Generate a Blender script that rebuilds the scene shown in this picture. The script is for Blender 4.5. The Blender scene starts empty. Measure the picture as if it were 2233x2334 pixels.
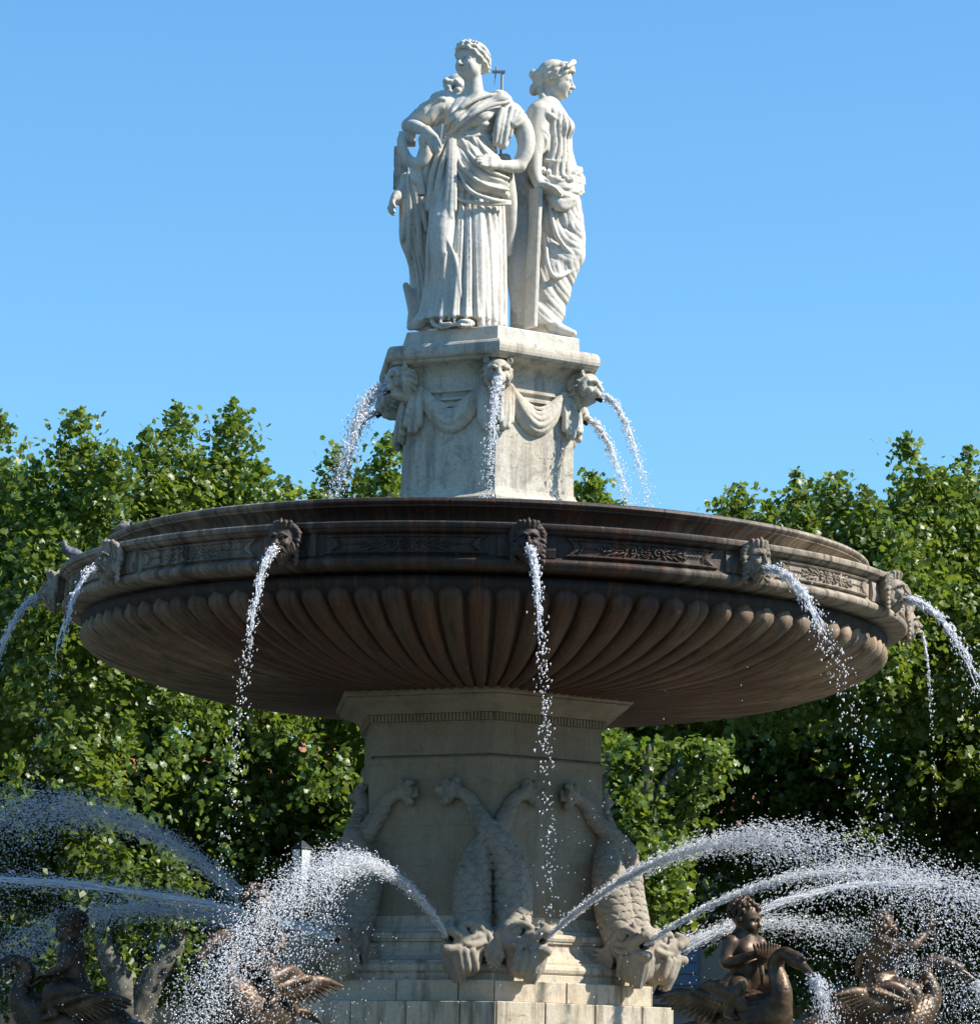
import bpy, bmesh, math, random
import numpy as np
from math import sin, cos, pi, radians, sqrt, atan2
from mathutils import Vector, Matrix

rng = np.random.default_rng(7)
random.seed(7)
scene = bpy.context.scene
COL = scene.collection

# ------------------------------------------------------------------ camera
CAM = Vector((0.0, -29.2, 1.65))
PITCH, YAW, ROLL = math.atan((2540 - 1167) / 8296.0), 0.0012, 0.018
cam_rot = Matrix.Rotation(-YAW, 3, 'Z') @ Matrix.Rotation(pi / 2 + PITCH, 3, 'X') @ Matrix.Rotation(ROLL, 3, 'Z')
cd = bpy.data.cameras.new('camera')
cam = bpy.data.objects.new('camera', cd)
COL.objects.link(cam)
cam.matrix_world = Matrix.Translation(CAM) @ cam_rot.to_4x4()
cd.sensor_fit = 'HORIZONTAL'
cd.sensor_width = 36.0
cd.lens = 36.0 * 8296.0 / 2233.0
cd.clip_start = 0.5
cd.clip_end = 2000.0
scene.camera = cam

# ------------------------------------------------------------------ sky, sun, exposure
SUN_AZ, SUN_EL = radians(82.0), radians(41.0)          # azimuth from the camera's side towards +X
sun_dir = Vector((sin(SUN_AZ) * cos(SUN_EL), -cos(SUN_AZ) * cos(SUN_EL), sin(SUN_EL)))
world = bpy.data.worlds.new("World")
scene.world = world
world.use_nodes = True
nt = world.node_tree
nt.nodes.clear()
sky = nt.nodes.new('ShaderNodeTexSky')
sky.sky_type = 'NISHITA'
sky.sun_disc = False
sky.sun_elevation = SUN_EL
sky.sun_rotation = atan2(sun_dir.x, sun_dir.y)
sky.altitude = 200.0
sky.air_density = 1.42
sky.dust_density = 0.0
sky.ozone_density = 10.0
bg = nt.nodes.new('ShaderNodeBackground')
bg.inputs['Strength'].default_value = 0.114
wo = nt.nodes.new('ShaderNodeOutputWorld')
tone = nt.nodes.new('ShaderNodeMix')                    # clear dry air: a little less red over the whole dome
tone.data_type = 'RGBA'; tone.blend_type = 'MULTIPLY'; tone.inputs[0].default_value = 1.0
tone.inputs[7].default_value = (0.78, 0.985, 1.0, 1.0)
nt.links.new(sky.outputs[0], tone.inputs[6])
nt.links.new(tone.outputs[2], bg.inputs[0])
nt.links.new(bg.outputs[0], wo.inputs[0])
sl = bpy.data.lights.new('sun', 'SUN')
sl.energy = 5.0
sl.angle = radians(0.53)
sl.color = (1.0, 0.955, 0.88)
so = bpy.data.objects.new('sun', sl)
COL.objects.link(so)
so.rotation_euler = sun_dir.to_track_quat('Z', 'Y').to_euler()
so.location = (30, 0, 40)
vs = scene.view_settings
vs.view_transform = 'Standard'
vs.look = 'None'
vs.exposure = 0.74
vs.gamma = 1.0
vs.use_curve_mapping = False
scene.cycles.max_bounces = 6
scene.cycles.diffuse_bounces = 3
scene.cycles.transparent_max_bounces = 12

# ------------------------------------------------------------------ helpers
def at(u, v, Y):
    """world point at depth Y seen at full-size pixel (u, v)"""
    d = cam_rot @ Vector(((u - 1116.5) / 8296.0, -(v - 1167.0) / 8296.0, -1.0))
    return CAM + d * ((Y - CAM.y) / d.y)

def atd(u, v, Y):                                       # the same from the 1876-wide view
    return at(u * 1.190299, v * 1.190299, Y)

def dirv(phi_deg):
    a = radians(phi_deg)
    return Vector((sin(a), -cos(a), 0.0))

def tag(o, label=None, cat=None, group=None, kind=None):
    if label: o['label'] = label
    if cat: o['category'] = cat
    if group: o['group'] = group
    if kind: o['kind'] = kind
    return o

def link(name, me, mat=None, parent=None, mx=None):
    o = bpy.data.objects.new(name, me)
    COL.objects.link(o)
    if mat is not None and len(me.materials) == 0:
        me.materials.append(mat)
    if parent is not None:
        o.parent = parent
    if mx is not None:
        o.matrix_local = mx
    return o

def empty(name, loc=(0, 0, 0), rz=0.0):
    o = bpy.data.objects.new(name, None)
    COL.objects.link(o)
    o.location = loc
    o.rotation_euler = (0, 0, rz)
    o.empty_display_size = 0.2
    return o

def mesh_np(name, V, Q, smooth=True):
    """fast mesh from numpy: V (n,3), Q (m,k) with one face size"""
    V = np.asarray(V, np.float32); Q = np.asarray(Q, np.int32)
    me = bpy.data.meshes.new(name)
    k = Q.shape[1]
    me.vertices.add(len(V)); me.vertices.foreach_set('co', V.ravel())
    me.loops.add(Q.size); me.loops.foreach_set('vertex_index', Q.ravel())
    me.polygons.add(len(Q))
    me.polygons.foreach_set('loop_start', np.arange(0, Q.size, k, dtype=np.int32))
    if smooth:
        me.polygons.foreach_set('use_smooth', np.ones(len(Q), bool))
    me.update(calc_edges=True)
    return me

def mesh_py(name, V, F, smooth=False):
    me = bpy.data.meshes.new(name)
    me.from_pydata([tuple(v) for v in V], [], F)
    if smooth:
        for p in me.polygons: p.use_smooth = True
    me.update()
    return me

def from_bm(name, bm, smooth=False):
    me = bpy.data.meshes.new(name)
    bm.normal_update()
    bm.to_mesh(me); bm.free()
    if smooth:
        for p in me.polygons: p.use_smooth = True
    return me

def bm_box(bm, c, half, rot=None):
    r = bmesh.ops.create_cube(bm, size=2.0)
    m = Matrix.Translation(c) @ (rot.to_4x4() if rot is not None else Matrix()) @ Matrix.Diagonal((half[0], half[1], half[2], 1))
    bmesh.ops.transform(bm, matrix=m, verts=r['verts'])
    return r['verts']

def hex_loft(profile, phi0=5.0, n=6, cap=True):
    """rings of a hexagon (corner radius R at height z)"""
    V, F = [], []
    for R, z in profile:
        for k in range(n):
            d = dirv(phi0 + k * 360.0 / n)
            V.append((d.x * R, d.y * R, z))
    for i in range(len(profile) - 1):
        for k in range(n):
            a, b = i * n + k, i * n + (k + 1) % n
            F.append((a, b, b + n, a + n))
    if cap:
        F.append(tuple(range(n))[::-1])
        F.append(tuple((len(profile) - 1) * n + k for k in range(n)))
    return V, F

def lathe(profile, seg=192, a0=0.0, a1=360.0, closed_profile=False, cap=True):
    full = abs(a1 - a0 - 360.0) < 1e-6
    n = seg if full else seg + 1
    V, F = [], []
    for k in range(n):
        d = dirv(a0 + (a1 - a0) * k / seg)
        for r, z in profile:
            V.append((d.x * r, d.y * r, z))
    m = len(profile)
    last = m if closed_profile else m - 1
    for k in range(seg):
        k2 = (k + 1) % n
        for i in range(last):
            j = (i + 1) % m
            F.append((k * m + i, k2 * m + i, k2 * m + j, k * m + j))
    if not full and cap and closed_profile:
        F.append(tuple(range(m))); F.append(tuple((n - 1) * m + i for i in range(m))[::-1])
    return V, F

def smooth_by_angle(me, ang=35.0):
    for p in me.polygons: p.use_smooth = True
    try:
        me.set_sharp_from_angle(angle=radians(ang))
    except Exception:
        pass

# ------------------------------------------------------------------ materials
class NT:
    def __init__(self, name):
        self.m = bpy.data.materials.new(name); self.m.use_nodes = True
        self.t = self.m.node_tree; self.t.nodes.clear()
        self.out = self.t.nodes.new('ShaderNodeOutputMaterial')
        self.p = self.t.nodes.new('ShaderNodeBsdfPrincipled')
        self.t.links.new(self.p.outputs[0], self.out.inputs[0])
    def n(self, typ, **kw):
        nd = self.t.nodes.new(typ)
        for k, v in kw.items():
            if k in nd.inputs: self.set(nd.inputs[k], v)
            else: setattr(nd, k, v)
        return nd
    def set(self, inp, v):
        if isinstance(v, bpy.types.NodeSocket): self.t.links.new(v, inp)
        else:
            if inp.type == 'RGBA' and len(v) == 3: v = (*v, 1)
            inp.default_value = v
    def pos(self):
        if not hasattr(self, '_pos'): self._pos = self.n('ShaderNodeNewGeometry').outputs['Position']
        return self._pos
    def mapped(self, scale, src=None):
        mp = self.n('ShaderNodeMapping'); self.set(mp.inputs['Vector'], src or self.pos()); mp.inputs['Scale'].default_value = scale
        return mp.outputs[0]
    def noise(self, scale, detail=4.0, rough=0.6, vec=None, dist=0.0):
        nd = self.n('ShaderNodeTexNoise'); self.set(nd.inputs['Vector'], vec or self.pos())
        nd.inputs['Scale'].default_value = scale; nd.inputs['Detail'].default_value = detail
        nd.inputs['Roughness'].default_value = rough; nd.inputs['Distortion'].default_value = dist
        return nd.outputs['Fac']
    def ramp(self, fac, stops):
        r = self.n('ShaderNodeValToRGB'); self.set(r.inputs[0], fac)
        cr = r.color_ramp
        while len(cr.elements) < len(stops): cr.elements.new(0.5)
        for e, (p, c) in zip(cr.elements, stops):
            e.position = p; e.color = (c, c, c, 1) if not hasattr(c, '__len__') else (*c, 1)
        return r.outputs[0]
    def mix(self, fac, a, b, mode='MIX'):
        x = self.n('ShaderNodeMix', data_type='RGBA', blend_type=mode)
        self.set(x.inputs[0], fac); self.set(x.inputs[6], a); self.set(x.inputs[7], b)
        return x.outputs[2]
    def math(self, op, a, b=0.0, c=0.0):
        x = self.n('ShaderNodeMath', operation=op); self.set(x.inputs[0], a); self.set(x.inputs[1], b); self.set(x.inputs[2], c)
        return x.outputs[0]
    def bump(self, h, strength=0.3, dist=0.02, normal=None):
        b = self.n('ShaderNodeBump'); self.set(b.inputs['Height'], h)
        b.inputs['Strength'].default_value = strength; b.inputs['Distance'].default_value = dist
        if normal is not None: self.set(b.inputs['Normal'], normal)
        return b.outputs[0]
    def fin(self, color, rough=0.8, normal=None, metal=0.0, spec=0.4):
        self.set(self.p.inputs['Base Color'], color); self.set(self.p.inputs['Roughness'], rough)
        self.set(self.p.inputs['Metallic'], metal); self.p.inputs['Specular IOR Level'].default_value = spec
        if normal is not None: self.set(self.p.inputs['Normal'], normal)
        return self.m

def stone(name, base, warm, dark, stain=0.5, streak=0.5, pit=0.25, rough=0.85, sstop=(0.5, 0.72), bumpd=0.012):
    m = NT(name)
    big = m.noise(1.7, 5, 0.65)
    c = m.mix(m.ramp(big, [(0.35, 0.0), (0.7, 1.0)]), base, warm)
    fine = m.noise(38.0, 3, 0.7)
    c = m.mix(m.math('MULTIPLY', m.ramp(fine, [(0.35, 1.0), (0.6, 0.0)]), 0.22), c, dark)
    st = m.noise(1.0, 6, 0.68, vec=m.mapped((7.0, 7.0, 0.9)))
    c = m.mix(m.math('MULTIPLY', m.ramp(st, [(sstop[0], 0.0), (sstop[1], 1.0)]), streak), c, dark)
    pt = m.noise(4.5, 7, 0.75, dist=0.6)
    c = m.mix(m.math('MULTIPLY', m.ramp(pt, [(0.52, 0.0), (0.7, 1.0)]), stain), c, dark)
    vein = m.noise(1.0, 6, 0.7, vec=m.mapped((5.0, 5.0, 16.0)), dist=1.2)
    pits = m.ramp(vein, [(0.28, 0.0), (0.37, 1.0)])
    c = m.mix(m.math('MULTIPLY', m.math('SUBTRACT', 1.0, pits), pit), c, dark)
    h = m.math('ADD', m.math('MULTIPLY', fine, 0.35), m.math('MULTIPLY', pits, 0.9))
    h = m.math('ADD', h, m.math('MULTIPLY', m.noise(11.0, 5, 0.6), 0.7))
    return m.fin(c, rough, m.bump(h, 0.55, bumpd), spec=0.25)

M = {}
M['marble'] = stone('white_marble', (0.66, 0.625, 0.55), (0.60, 0.54, 0.43), (0.20, 0.18, 0.15), 0.4, 0.5, 0.35, bumpd=0.005)
M['upper_stone'] = stone('upper_limestone', (0.62, 0.57, 0.47), (0.50, 0.42, 0.31), (0.11, 0.095, 0.08), 0.65, 0.75, 0.75, sstop=(0.49, 0.70))
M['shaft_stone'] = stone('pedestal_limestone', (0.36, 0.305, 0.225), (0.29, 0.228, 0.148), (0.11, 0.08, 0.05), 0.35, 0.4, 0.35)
M['base_stone'] = stone('base_limestone', (0.60, 0.54, 0.43), (0.52, 0.43, 0.30), (0.17, 0.125, 0.08), 0.4, 0.85, 0.45, sstop=(0.5, 0.66))
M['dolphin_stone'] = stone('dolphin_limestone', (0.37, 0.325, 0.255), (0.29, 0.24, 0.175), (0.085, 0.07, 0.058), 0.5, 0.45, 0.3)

def bowl_mat(name, dry, wet, green, rough=(0.6, 0.9), edge=(1.5, 2.9)):
    """limestone that is dry at the two ends and wet, rusty and mossy where the overflow runs down the middle"""
    m = NT(name)
    sep = m.n('ShaderNodeSeparateXYZ'); m.set(sep.inputs[0], m.pos())
    ang = m.math('ARCTAN2', sep.outputs[0], sep.outputs[1])
    rad = m.math('SQRT', m.math('ADD', m.math('MULTIPLY', sep.outputs[0], sep.outputs[0]), m.math('MULTIPLY', sep.outputs[1], sep.outputs[1])))
    cmb = m.n('ShaderNodeCombineXYZ'); m.set(cmb.inputs[0], m.math('MULTIPLY', ang, 3.2)); m.set(cmb.inputs[1], rad); m.set(cmb.inputs[2], sep.outputs[2])
    flow = lambda a, b: m.mapped((a, b, b), cmb.outputs[0])            # grain that runs down and inwards with the water
    st = m.noise(1.0, 6, 0.65, vec=flow(7.0, 0.9))
    big = m.noise(0.8, 4, 0.55)
    w = m.math('ADD', m.math('ABSOLUTE', sep.outputs[0]), m.math('MULTIPLY', m.math('SUBTRACT', m.math('ADD', big, st), 1.0), 2.6))
    wf = m.ramp(m.math('MULTIPLY', w, 0.2), [(edge[0] * 0.2, 1.0), (edge[1] * 0.2, 0.0)])
    dr = m.mix(m.ramp(m.noise(1.0, 6, 0.7, vec=flow(12.0, 1.2)), [(0.40, 0.0), (0.66, 0.75)]), dry, m.mix(0.5, dry, wet))
    c = m.mix(wf, dr, wet)
    g = m.noise(1.0, 5, 0.7, vec=flow(10.0, 1.1))
    c = m.mix(m.math('MULTIPLY', m.ramp(g, [(0.54, 0.0), (0.68, 1.0)]), 0.6), c, green)
    rust = m.noise(1.0, 6, 0.7, vec=flow(16.0, 0.8))
    c = m.mix(m.math('MULTIPLY', m.math('MULTIPLY', m.ramp(rust, [(0.52, 0.0), (0.64, 1.0)]), wf), 0.5), c, (0.15, 0.058, 0.024))
    k = m.noise(1.0, 6, 0.75, vec=flow(20.0, 2.0), dist=0.6)
    c = m.mix(m.math('MULTIPLY', m.ramp(k, [(0.50, 0.0), (0.62, 1.0)]), 0.7), c, (0.018, 0.013, 0.010))
    moss = m.noise(6.5, 7, 0.75, dist=0.5)
    c = m.mix(m.math('MULTIPLY', m.ramp(moss, [(0.50, 0.0), (0.64, 1.0)]), 0.55), c, m.mix(0.5, green, (0.03, 0.025, 0.018)))
    lime = m.noise(23.0, 6, 0.8)
    c = m.mix(m.math('MULTIPLY', m.ramp(lime, [(0.60, 0.0), (0.70, 1.0)]), 0.35), c, dry)
    fine = m.noise(55.0, 3, 0.7)
    h = m.math('ADD', m.math('MULTIPLY', fine, 0.5), m.math('MULTIPLY', m.noise(12.0, 5, 0.65), 1.0))
    r = m.math('MULTIPLY_ADD', wf, rough[0] - rough[1], rough[1])
    return m.fin(c, r, m.bump(h, 0.5, 0.01), spec=0.4)
M['flute'] = bowl_mat('fluted_stone', (0.36, 0.265, 0.17), (0.078, 0.031, 0.014), (0.115, 0.095, 0.05))
M['ring'] = bowl_mat('rim_stone', (0.40, 0.33, 0.245), (0.040, 0.024, 0.016), (0.075, 0.062, 0.043), edge=(1.2, 2.5))
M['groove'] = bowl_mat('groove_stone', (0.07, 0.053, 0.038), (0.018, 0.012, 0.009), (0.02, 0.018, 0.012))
m = NT('spout_brass'); M['spout'] = m.fin(m.ramp(m.noise(20), [(0.3, (0.16, 0.13, 0.05)), (0.7, (0.32, 0.27, 0.12))]), 0.4, metal=0.6)
m = NT('dark_pipe'); M['pipe'] = m.fin((0.02, 0.02, 0.022), 0.5, metal=0.3)
m = NT('bronze')
b1 = m.noise(6.0, 5, 0.65)
c = m.ramp(b1, [(0.3, (0.028, 0.016, 0.010)), (0.5, (0.085, 0.050, 0.027)), (0.72, (0.19, 0.125, 0.068))])
c = m.mix(m.math('MULTIPLY', m.ramp(m.noise(16.0, 4, 0.7), [(0.5, 0.0), (0.7, 1.0)]), 0.5), c, (0.06, 0.05, 0.035))
M['bronze'] = m.fin(c, m.ramp(m.noise(9.0), [(0.3, 0.32), (0.7, 0.62)]), m.bump(m.noise(30.0, 4), 0.35, 0.006), metal=0.45, spec=0.5)
# ------------------------------------------------------------------ sculpting: signed distance fields meshed with surface nets
class Sculpt:
    def __init__(self, lo, hi, h):
        self.lo = np.array(lo, np.float32); self.h = h
        n = np.ceil((np.array(hi) - np.array(lo)) / h).astype(int) + 1
        self.n = n
        self.ax = [(self.lo[i] + h * np.arange(n[i])).astype(np.float32) for i in range(3)]
        self.f = np.full(n, 9.0, np.float32)
    def win(self, lo, hi, pad):
        s, g = [], []
        for i in range(3):
            a = max(0, int((lo[i] - pad - self.lo[i]) / self.h)); b = min(self.n[i], int((hi[i] + pad - self.lo[i]) / self.h) + 2)
            if b <= a: return None, None
            s.append(slice(a, b)); sh = [1, 1, 1]; sh[i] = -1
            g.append(self.ax[i][a:b].reshape(sh))
        return tuple(s), g
    def put(self, d, s, k, cut=False):
        a = self.f[s]
        if cut:
            h = np.maximum(k - np.abs(a + d), 0) / k
            self.f[s] = np.maximum(a, -d) + h * h * k * 0.25
        else:
            h = np.maximum(k - np.abs(a - d), 0) / k
            self.f[s] = np.minimum(a, d) - h * h * k * 0.25
    def cone(self, p, q, r0, r1, k=0.02, cut=False, flat=None):
        """tapered capsule; flat=(dir, f) squashes it along dir"""
        p = np.array(p, np.float32); q = np.array(q, np.float32)
        R = max(r0, r1); s, g = self.win(np.minimum(p, q) - R, np.maximum(p, q) + R, k + 2.5 * self.h)
        if s is None: return
        e = q - p; L2 = float(e @ e) + 1e-9
        X, Y, Z = g[0] - p[0], g[1] - p[1], g[2] - p[2]
        t = np.clip((X * e[0] + Y * e[1] + Z * e[2]) / L2, 0, 1)
        X, Y, Z = X - t * e[0], Y - t * e[1], Z - t * e[2]
        d2 = X * X + Y * Y + Z * Z
        if flat is not None:
            fd, ff = flat; dd = X * fd[0] + Y * fd[1] + Z * fd[2]
            d = np.sqrt(d2 + dd * dd * (ff * ff - 1)) - (r0 + (r1 - r0) * t)
            d = d / (1 + 0.5 * (ff - 1) * (np.abs(dd) / (np.sqrt(d2) + 1e-6)))
        else:
            d = np.sqrt(d2) - (r0 + (r1 - r0) * t)
        self.put(d, s, k, cut)
    def chain(self, pts, rad, k=0.02, sub=4, cut=False, flat=None):
        """one smooth tapered tube through the points"""
        pts = np.array([tuple(p) for p in pts], float)
        rad = np.array([rad] * len(pts) if np.isscalar(rad) else rad, float)
        if len(pts) > 2 and sub > 1: pts, rad = spline(pts, rad, sub)
        R = rad.max(); lo, hi = pts.min(0) - R, pts.max(0) + R
        s, g = self.win(lo, hi, k + 2.5 * self.h)
        if s is None: return
        best = np.full([g[0].size, g[1].size, g[2].size], 9.0, np.float32)
        o = [s[i].start for i in range(3)]
        for i in range(len(pts) - 1):
            p, q = pts[i].astype(np.float32), pts[i + 1].astype(np.float32); r0, r1 = rad[i], rad[i + 1]; rr = max(r0, r1)
            s2, g2 = self.win(np.minimum(p, q) - rr, np.maximum(p, q) + rr, k + 2.5 * self.h)
            if s2 is None: continue
            e = q - p; L2 = float(e @ e) + 1e-9
            X, Y, Z = g2[0] - p[0], g2[1] - p[1], g2[2] - p[2]
            t = np.clip((X * e[0] + Y * e[1] + Z * e[2]) / L2, 0, 1)
            X, Y, Z = X - t * e[0], Y - t * e[1], Z - t * e[2]
            d2 = X * X + Y * Y + Z * Z
            if flat is not None:
                fd, ff = flat; dd = X * fd[0] + Y * fd[1] + Z * fd[2]
                d = np.sqrt(d2 + dd * dd * (ff * ff - 1)) - (r0 + (r1 - r0) * t)
                d = d / (1 + 0.5 * (ff - 1) * (np.abs(dd) / (np.sqrt(d2) + 1e-6)))
            else:
                d = np.sqrt(d2) - (r0 + (r1 - r0) * t)
            w = tuple(slice(s2[a].start - o[a], s2[a].stop - o[a]) for a in range(3))
            best[w] = np.minimum(best[w], d)
        self.put(best, s, k, cut)
    def ell(self, c, r, k=0.02, R=None, cut=False):
        c = np.array(c, np.float32); r = np.array([r] * 3 if np.isscalar(r) else r, np.float32)
        m = float(r.max()); s, g = self.win(c - m, c + m, k + 2.5 * self.h)
        if s is None: return
        X, Y, Z = g[0] - c[0], g[1] - c[1], g[2] - c[2]
        if R is not None:
            A = np.array(R.transposed() if hasattr(R, 'transposed') else R.T, np.float32)
            X, Y, Z = A[0, 0] * X + A[0, 1] * Y + A[0, 2] * Z, A[1, 0] * X + A[1, 1] * Y + A[1, 2] * Z, A[2, 0] * X + A[2, 1] * Y + A[2, 2] * Z
        k0 = np.sqrt((X / r[0]) ** 2 + (Y / r[1]) ** 2 + (Z / r[2]) ** 2)
        k1 = np.sqrt((X / r[0] ** 2) ** 2 + (Y / r[1] ** 2) ** 2 + (Z / r[2] ** 2) ** 2)
        self.put(k0 * (k0 - 1) / (k1 + 1e-6), s, k, cut)
    def box(self, c, half, k=0.01, R=None, rnd=0.01, cut=False):
        c = np.array(c, np.float32); m = float(np.linalg.norm(half)); s, g = self.win(c - m, c + m, k + 2.5 * self.h)
        if s is None: return
        X, Y, Z = g[0] - c[0], g[1] - c[1], g[2] - c[2]
        if R is not None:
            A = np.array(R.transposed(), np.float32)
            X, Y, Z = A[0, 0] * X + A[0, 1] * Y + A[0, 2] * Z, A[1, 0] * X + A[1, 1] * Y + A[1, 2] * Z, A[2, 0] * X + A[2, 1] * Y + A[2, 2] * Z
        X, Y, Z = np.abs(X) - half[0] + rnd, np.abs(Y) - half[1] + rnd, np.abs(Z) - half[2] + rnd
        d = np.sqrt(np.maximum(X, 0) ** 2 + np.maximum(Y, 0) ** 2 + np.maximum(Z, 0) ** 2) + np.minimum(np.maximum(X, np.maximum(Y, Z)), 0) - rnd
        self.put(d, s, k, cut)
    def loft(self, sec, k=0.03, fold=None, pad=0.06):
        """stack of ellipses: rows (z, cx, cy, rx, ry); fold(theta, z) pushes the surface out"""
        sec = np.array(sorted([tuple(r) for r in sec]), np.float32); z = sec[:, 0]
        R = sec[:, 3:5].max()
        s, g = self.win((sec[:, 1].min() - R, sec[:, 2].min() - R, z[0]), (sec[:, 1].max() + R, sec[:, 2].max() + R, z[-1]), pad)
        zz = g[2].ravel(); zc = np.clip(zz, z[0], z[-1])
        zf, sf = spline_t(z, sec)
        cx, cy, rx, ry = [np.interp(zc, zf, sf[:, i]).astype(np.float32).reshape(1, 1, -1) for i in (1, 2, 3, 4)]
        X, Y = g[0] - cx, g[1] - cy
        k0 = np.sqrt((X / rx) ** 2 + (Y / ry) ** 2); k1 = np.sqrt((X / rx ** 2) ** 2 + (Y / ry ** 2) ** 2)
        d = k0 * (k0 - 1) / (k1 + 1e-6)
        if fold is not None:
            d = d - fold(np.arctan2(Y, X), zc.reshape(1, 1, -1), X, Y)
        dz = np.abs(zz - zc).reshape(1, 1, -1)
        d = np.where(dz > 0, np.sqrt(np.maximum(d, 0) ** 2 + dz ** 2) + np.where(d < 0, 0.0, 0.0), d)
        self.put(d.astype(np.float32), s, k)
    def disp(self, fn, lo=None, hi=None):
        lo = self.lo if lo is None else lo
        hi = self.lo + self.h * self.n if hi is None else hi
        s, g = self.win(lo, hi, 0)
        sub = self.f[s]
        m = np.abs(sub) < 0.12
        sub[m] += np.broadcast_to(fn(*np.broadcast_arrays(*g)), sub.shape)[m].astype(np.float32)
    def mesh(self, name, smooth=0):
        V, Q = surface_nets(self.f, self.lo, self.h)
        if smooth:
            V = relax(V, Q, smooth)
        return mesh_np(name, V, Q)

def spline(pts, rad, sub):
    n = len(pts); P = np.vstack([2 * pts[0] - pts[1], pts, 2 * pts[-1] - pts[-2]])
    out, ro = [], []
    for i in range(n - 1):
        a, b, c, d = P[i], P[i + 1], P[i + 2], P[i + 3]
        for j in range(sub):
            t = j / sub
            out.append(0.5 * (2 * b + (c - a) * t + (2 * a - 5 * b + 4 * c - d) * t * t + (3 * b - a - 3 * c + d) * t ** 3))
            ro.append(rad[i] + (rad[i + 1] - rad[i]) * t)
    out.append(pts[-1]); ro.append(rad[-1])
    return np.array(out), np.array(ro)

def spline_t(t, rows, sub=6):
    out, _ = spline(rows.astype(float), np.zeros(len(rows)), sub)
    zf = np.maximum.accumulate(out[:, 0])
    return zf, out

def surface_nets(f, lo, h):
    s = f < 0
    nx, ny, nz = f.shape
    c = np.zeros((nx - 1, ny - 1, nz - 1), np.uint8)
    for dx in (0, 1):
        for dy in (0, 1):
            for dz in (0, 1):
                c += s[dx:nx - 1 + dx, dy:ny - 1 + dy, dz:nz - 1 + dz]
    act = (c > 0) & (c < 8)
    I = np.argwhere(act)
    idx = np.full(act.shape, -1, np.int32)
    idx[act] = np.arange(len(I), dtype=np.int32)
    acc = np.zeros((len(I), 3), np.float32); cnt = np.zeros(len(I), np.float32)
    corners = [(a, b, e) for a in (0, 1) for b in (0, 1) for e in (0, 1)]
    val = {cc: f[I[:, 0] + cc[0], I[:, 1] + cc[1], I[:, 2] + cc[2]] for cc in corners}
    for a in corners:
        for ax in range(3):
            if a[ax]: continue
            b = list(a); b[ax] = 1; b = tuple(b)
            va, vb = val[a], val[b]
            x = (va < 0) != (vb < 0)
            t = np.where(x, va / (va - vb + 1e-12), 0)
            p = np.tile(np.array(a, np.float32), (len(I), 1)); p[:, ax] = t
            acc[x] += p[x]; cnt[x] += 1
    V = (I + acc / cnt[:, None]) * h + lo
    quads = []
    for ax in range(3):
        o = [i for i in range(3) if i != ax]
        sl0 = [slice(None)] * 3; sl1 = [slice(None)] * 3
        sl0[ax] = slice(0, -1); sl1[ax] = slice(1, None)
        for q in o:
            sl0[q] = slice(1, -1); sl1[q] = slice(1, -1)
        a, b = s[tuple(sl0)], s[tuple(sl1)]
        E = np.argwhere(a != b)
        flip = a[tuple(E.T)]
        base = E.copy()
        for q in o: base[:, q] += 1
        def cell(d0, d1):
            B = base.copy(); B[:, o[0]] -= d0; B[:, o[1]] -= d1
            return idx[tuple(B.T)]
        q4 = np.stack([cell(1, 1), cell(0, 1), cell(0, 0), cell(1, 0)], 1)
        if ax == 1: flip = ~flip
        q4 = np.where(flip[:, None], q4, q4[:, ::-1])
        quads.append(q4)
    return V.astype(np.float32), np.vstack(quads)

def relax(V, Q, n):
    for _ in range(n):
        acc = np.zeros_like(V); cnt = np.zeros(len(V), np.float32)
        for a, b in ((0, 1), (1, 2), (2, 3), (3, 0)):
            for i, j in ((Q[:, a], Q[:, b]), (Q[:, b], Q[:, a])):
                for ax in range(3): acc[:, ax] += np.bincount(i, V[j, ax], len(V))
                cnt += np.bincount(i, minlength=len(V))
        V = V * 0.5 + acc / np.maximum(cnt, 1)[:, None] * 0.5
    return V.astype(np.float32)

def rot_zyx(rz=0, ry=0, rx=0):
    return Matrix.Rotation(radians(rz), 3, 'Z') @ Matrix.Rotation(radians(ry), 3, 'Y') @ Matrix.Rotation(radians(rx), 3, 'X')

def vnoise(x, y, z, seed=0):
    """cheap smooth pseudo-noise from a few sines"""
    r = np.random.default_rng(seed)
    out = 0
    for i in range(5):
        w = r.normal(size=3); w = w / np.linalg.norm(w) * (1 + 0.6 * i)
        out = out + np.sin(w[0] * x + w[1] * y + w[2] * z + r.uniform(0, 6.28)) / (1 + 0.5 * i)
    return out / 2.5
# ------------------------------------------------------------------ ground, pool
def ground_mat():
    m = NT('paving'); c = m.ramp(m.noise(0.8, 5), [(0.3, (0.05, 0.046, 0.042)), (0.7, (0.085, 0.078, 0.07))])
    return m.fin(c, 0.9, m.bump(m.noise(15.0, 4), 0.3, 0.01))
V, F = [], []
rings = [9.0, 14.0, 30.0, 80.0, 300.0]
for r in rings:
    for k in range(48): V.append((r * cos(2 * pi * k / 48), r * sin(2 * pi * k / 48), 0))
for i in range(len(rings) - 1):
    for k in range(48):
        a, b = i * 48 + k, i * 48 + (k + 1) % 48
        F.append((a, b, b + 48, a + 48))
tag(link('ground', mesh_py('ground', V, F), ground_mat()), 'grey asphalt of the square around the fountain pool', kind='structure')
m = NT('pool_water'); M['water'] = m.fin((0.035, 0.06, 0.055), 0.06, m.bump(m.noise(5.0, 4, 0.6), 0.5, 0.04), spec=0.5)
V, F = lathe([(0.0, 0.55), (2.0, 0.55), (4.0, 0.55), (8.3, 0.55)], 96)
tag(link('water', mesh_py('water', V, F, True), M['water']), 'rippled water in the round pool under the fountain', kind='structure')
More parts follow.
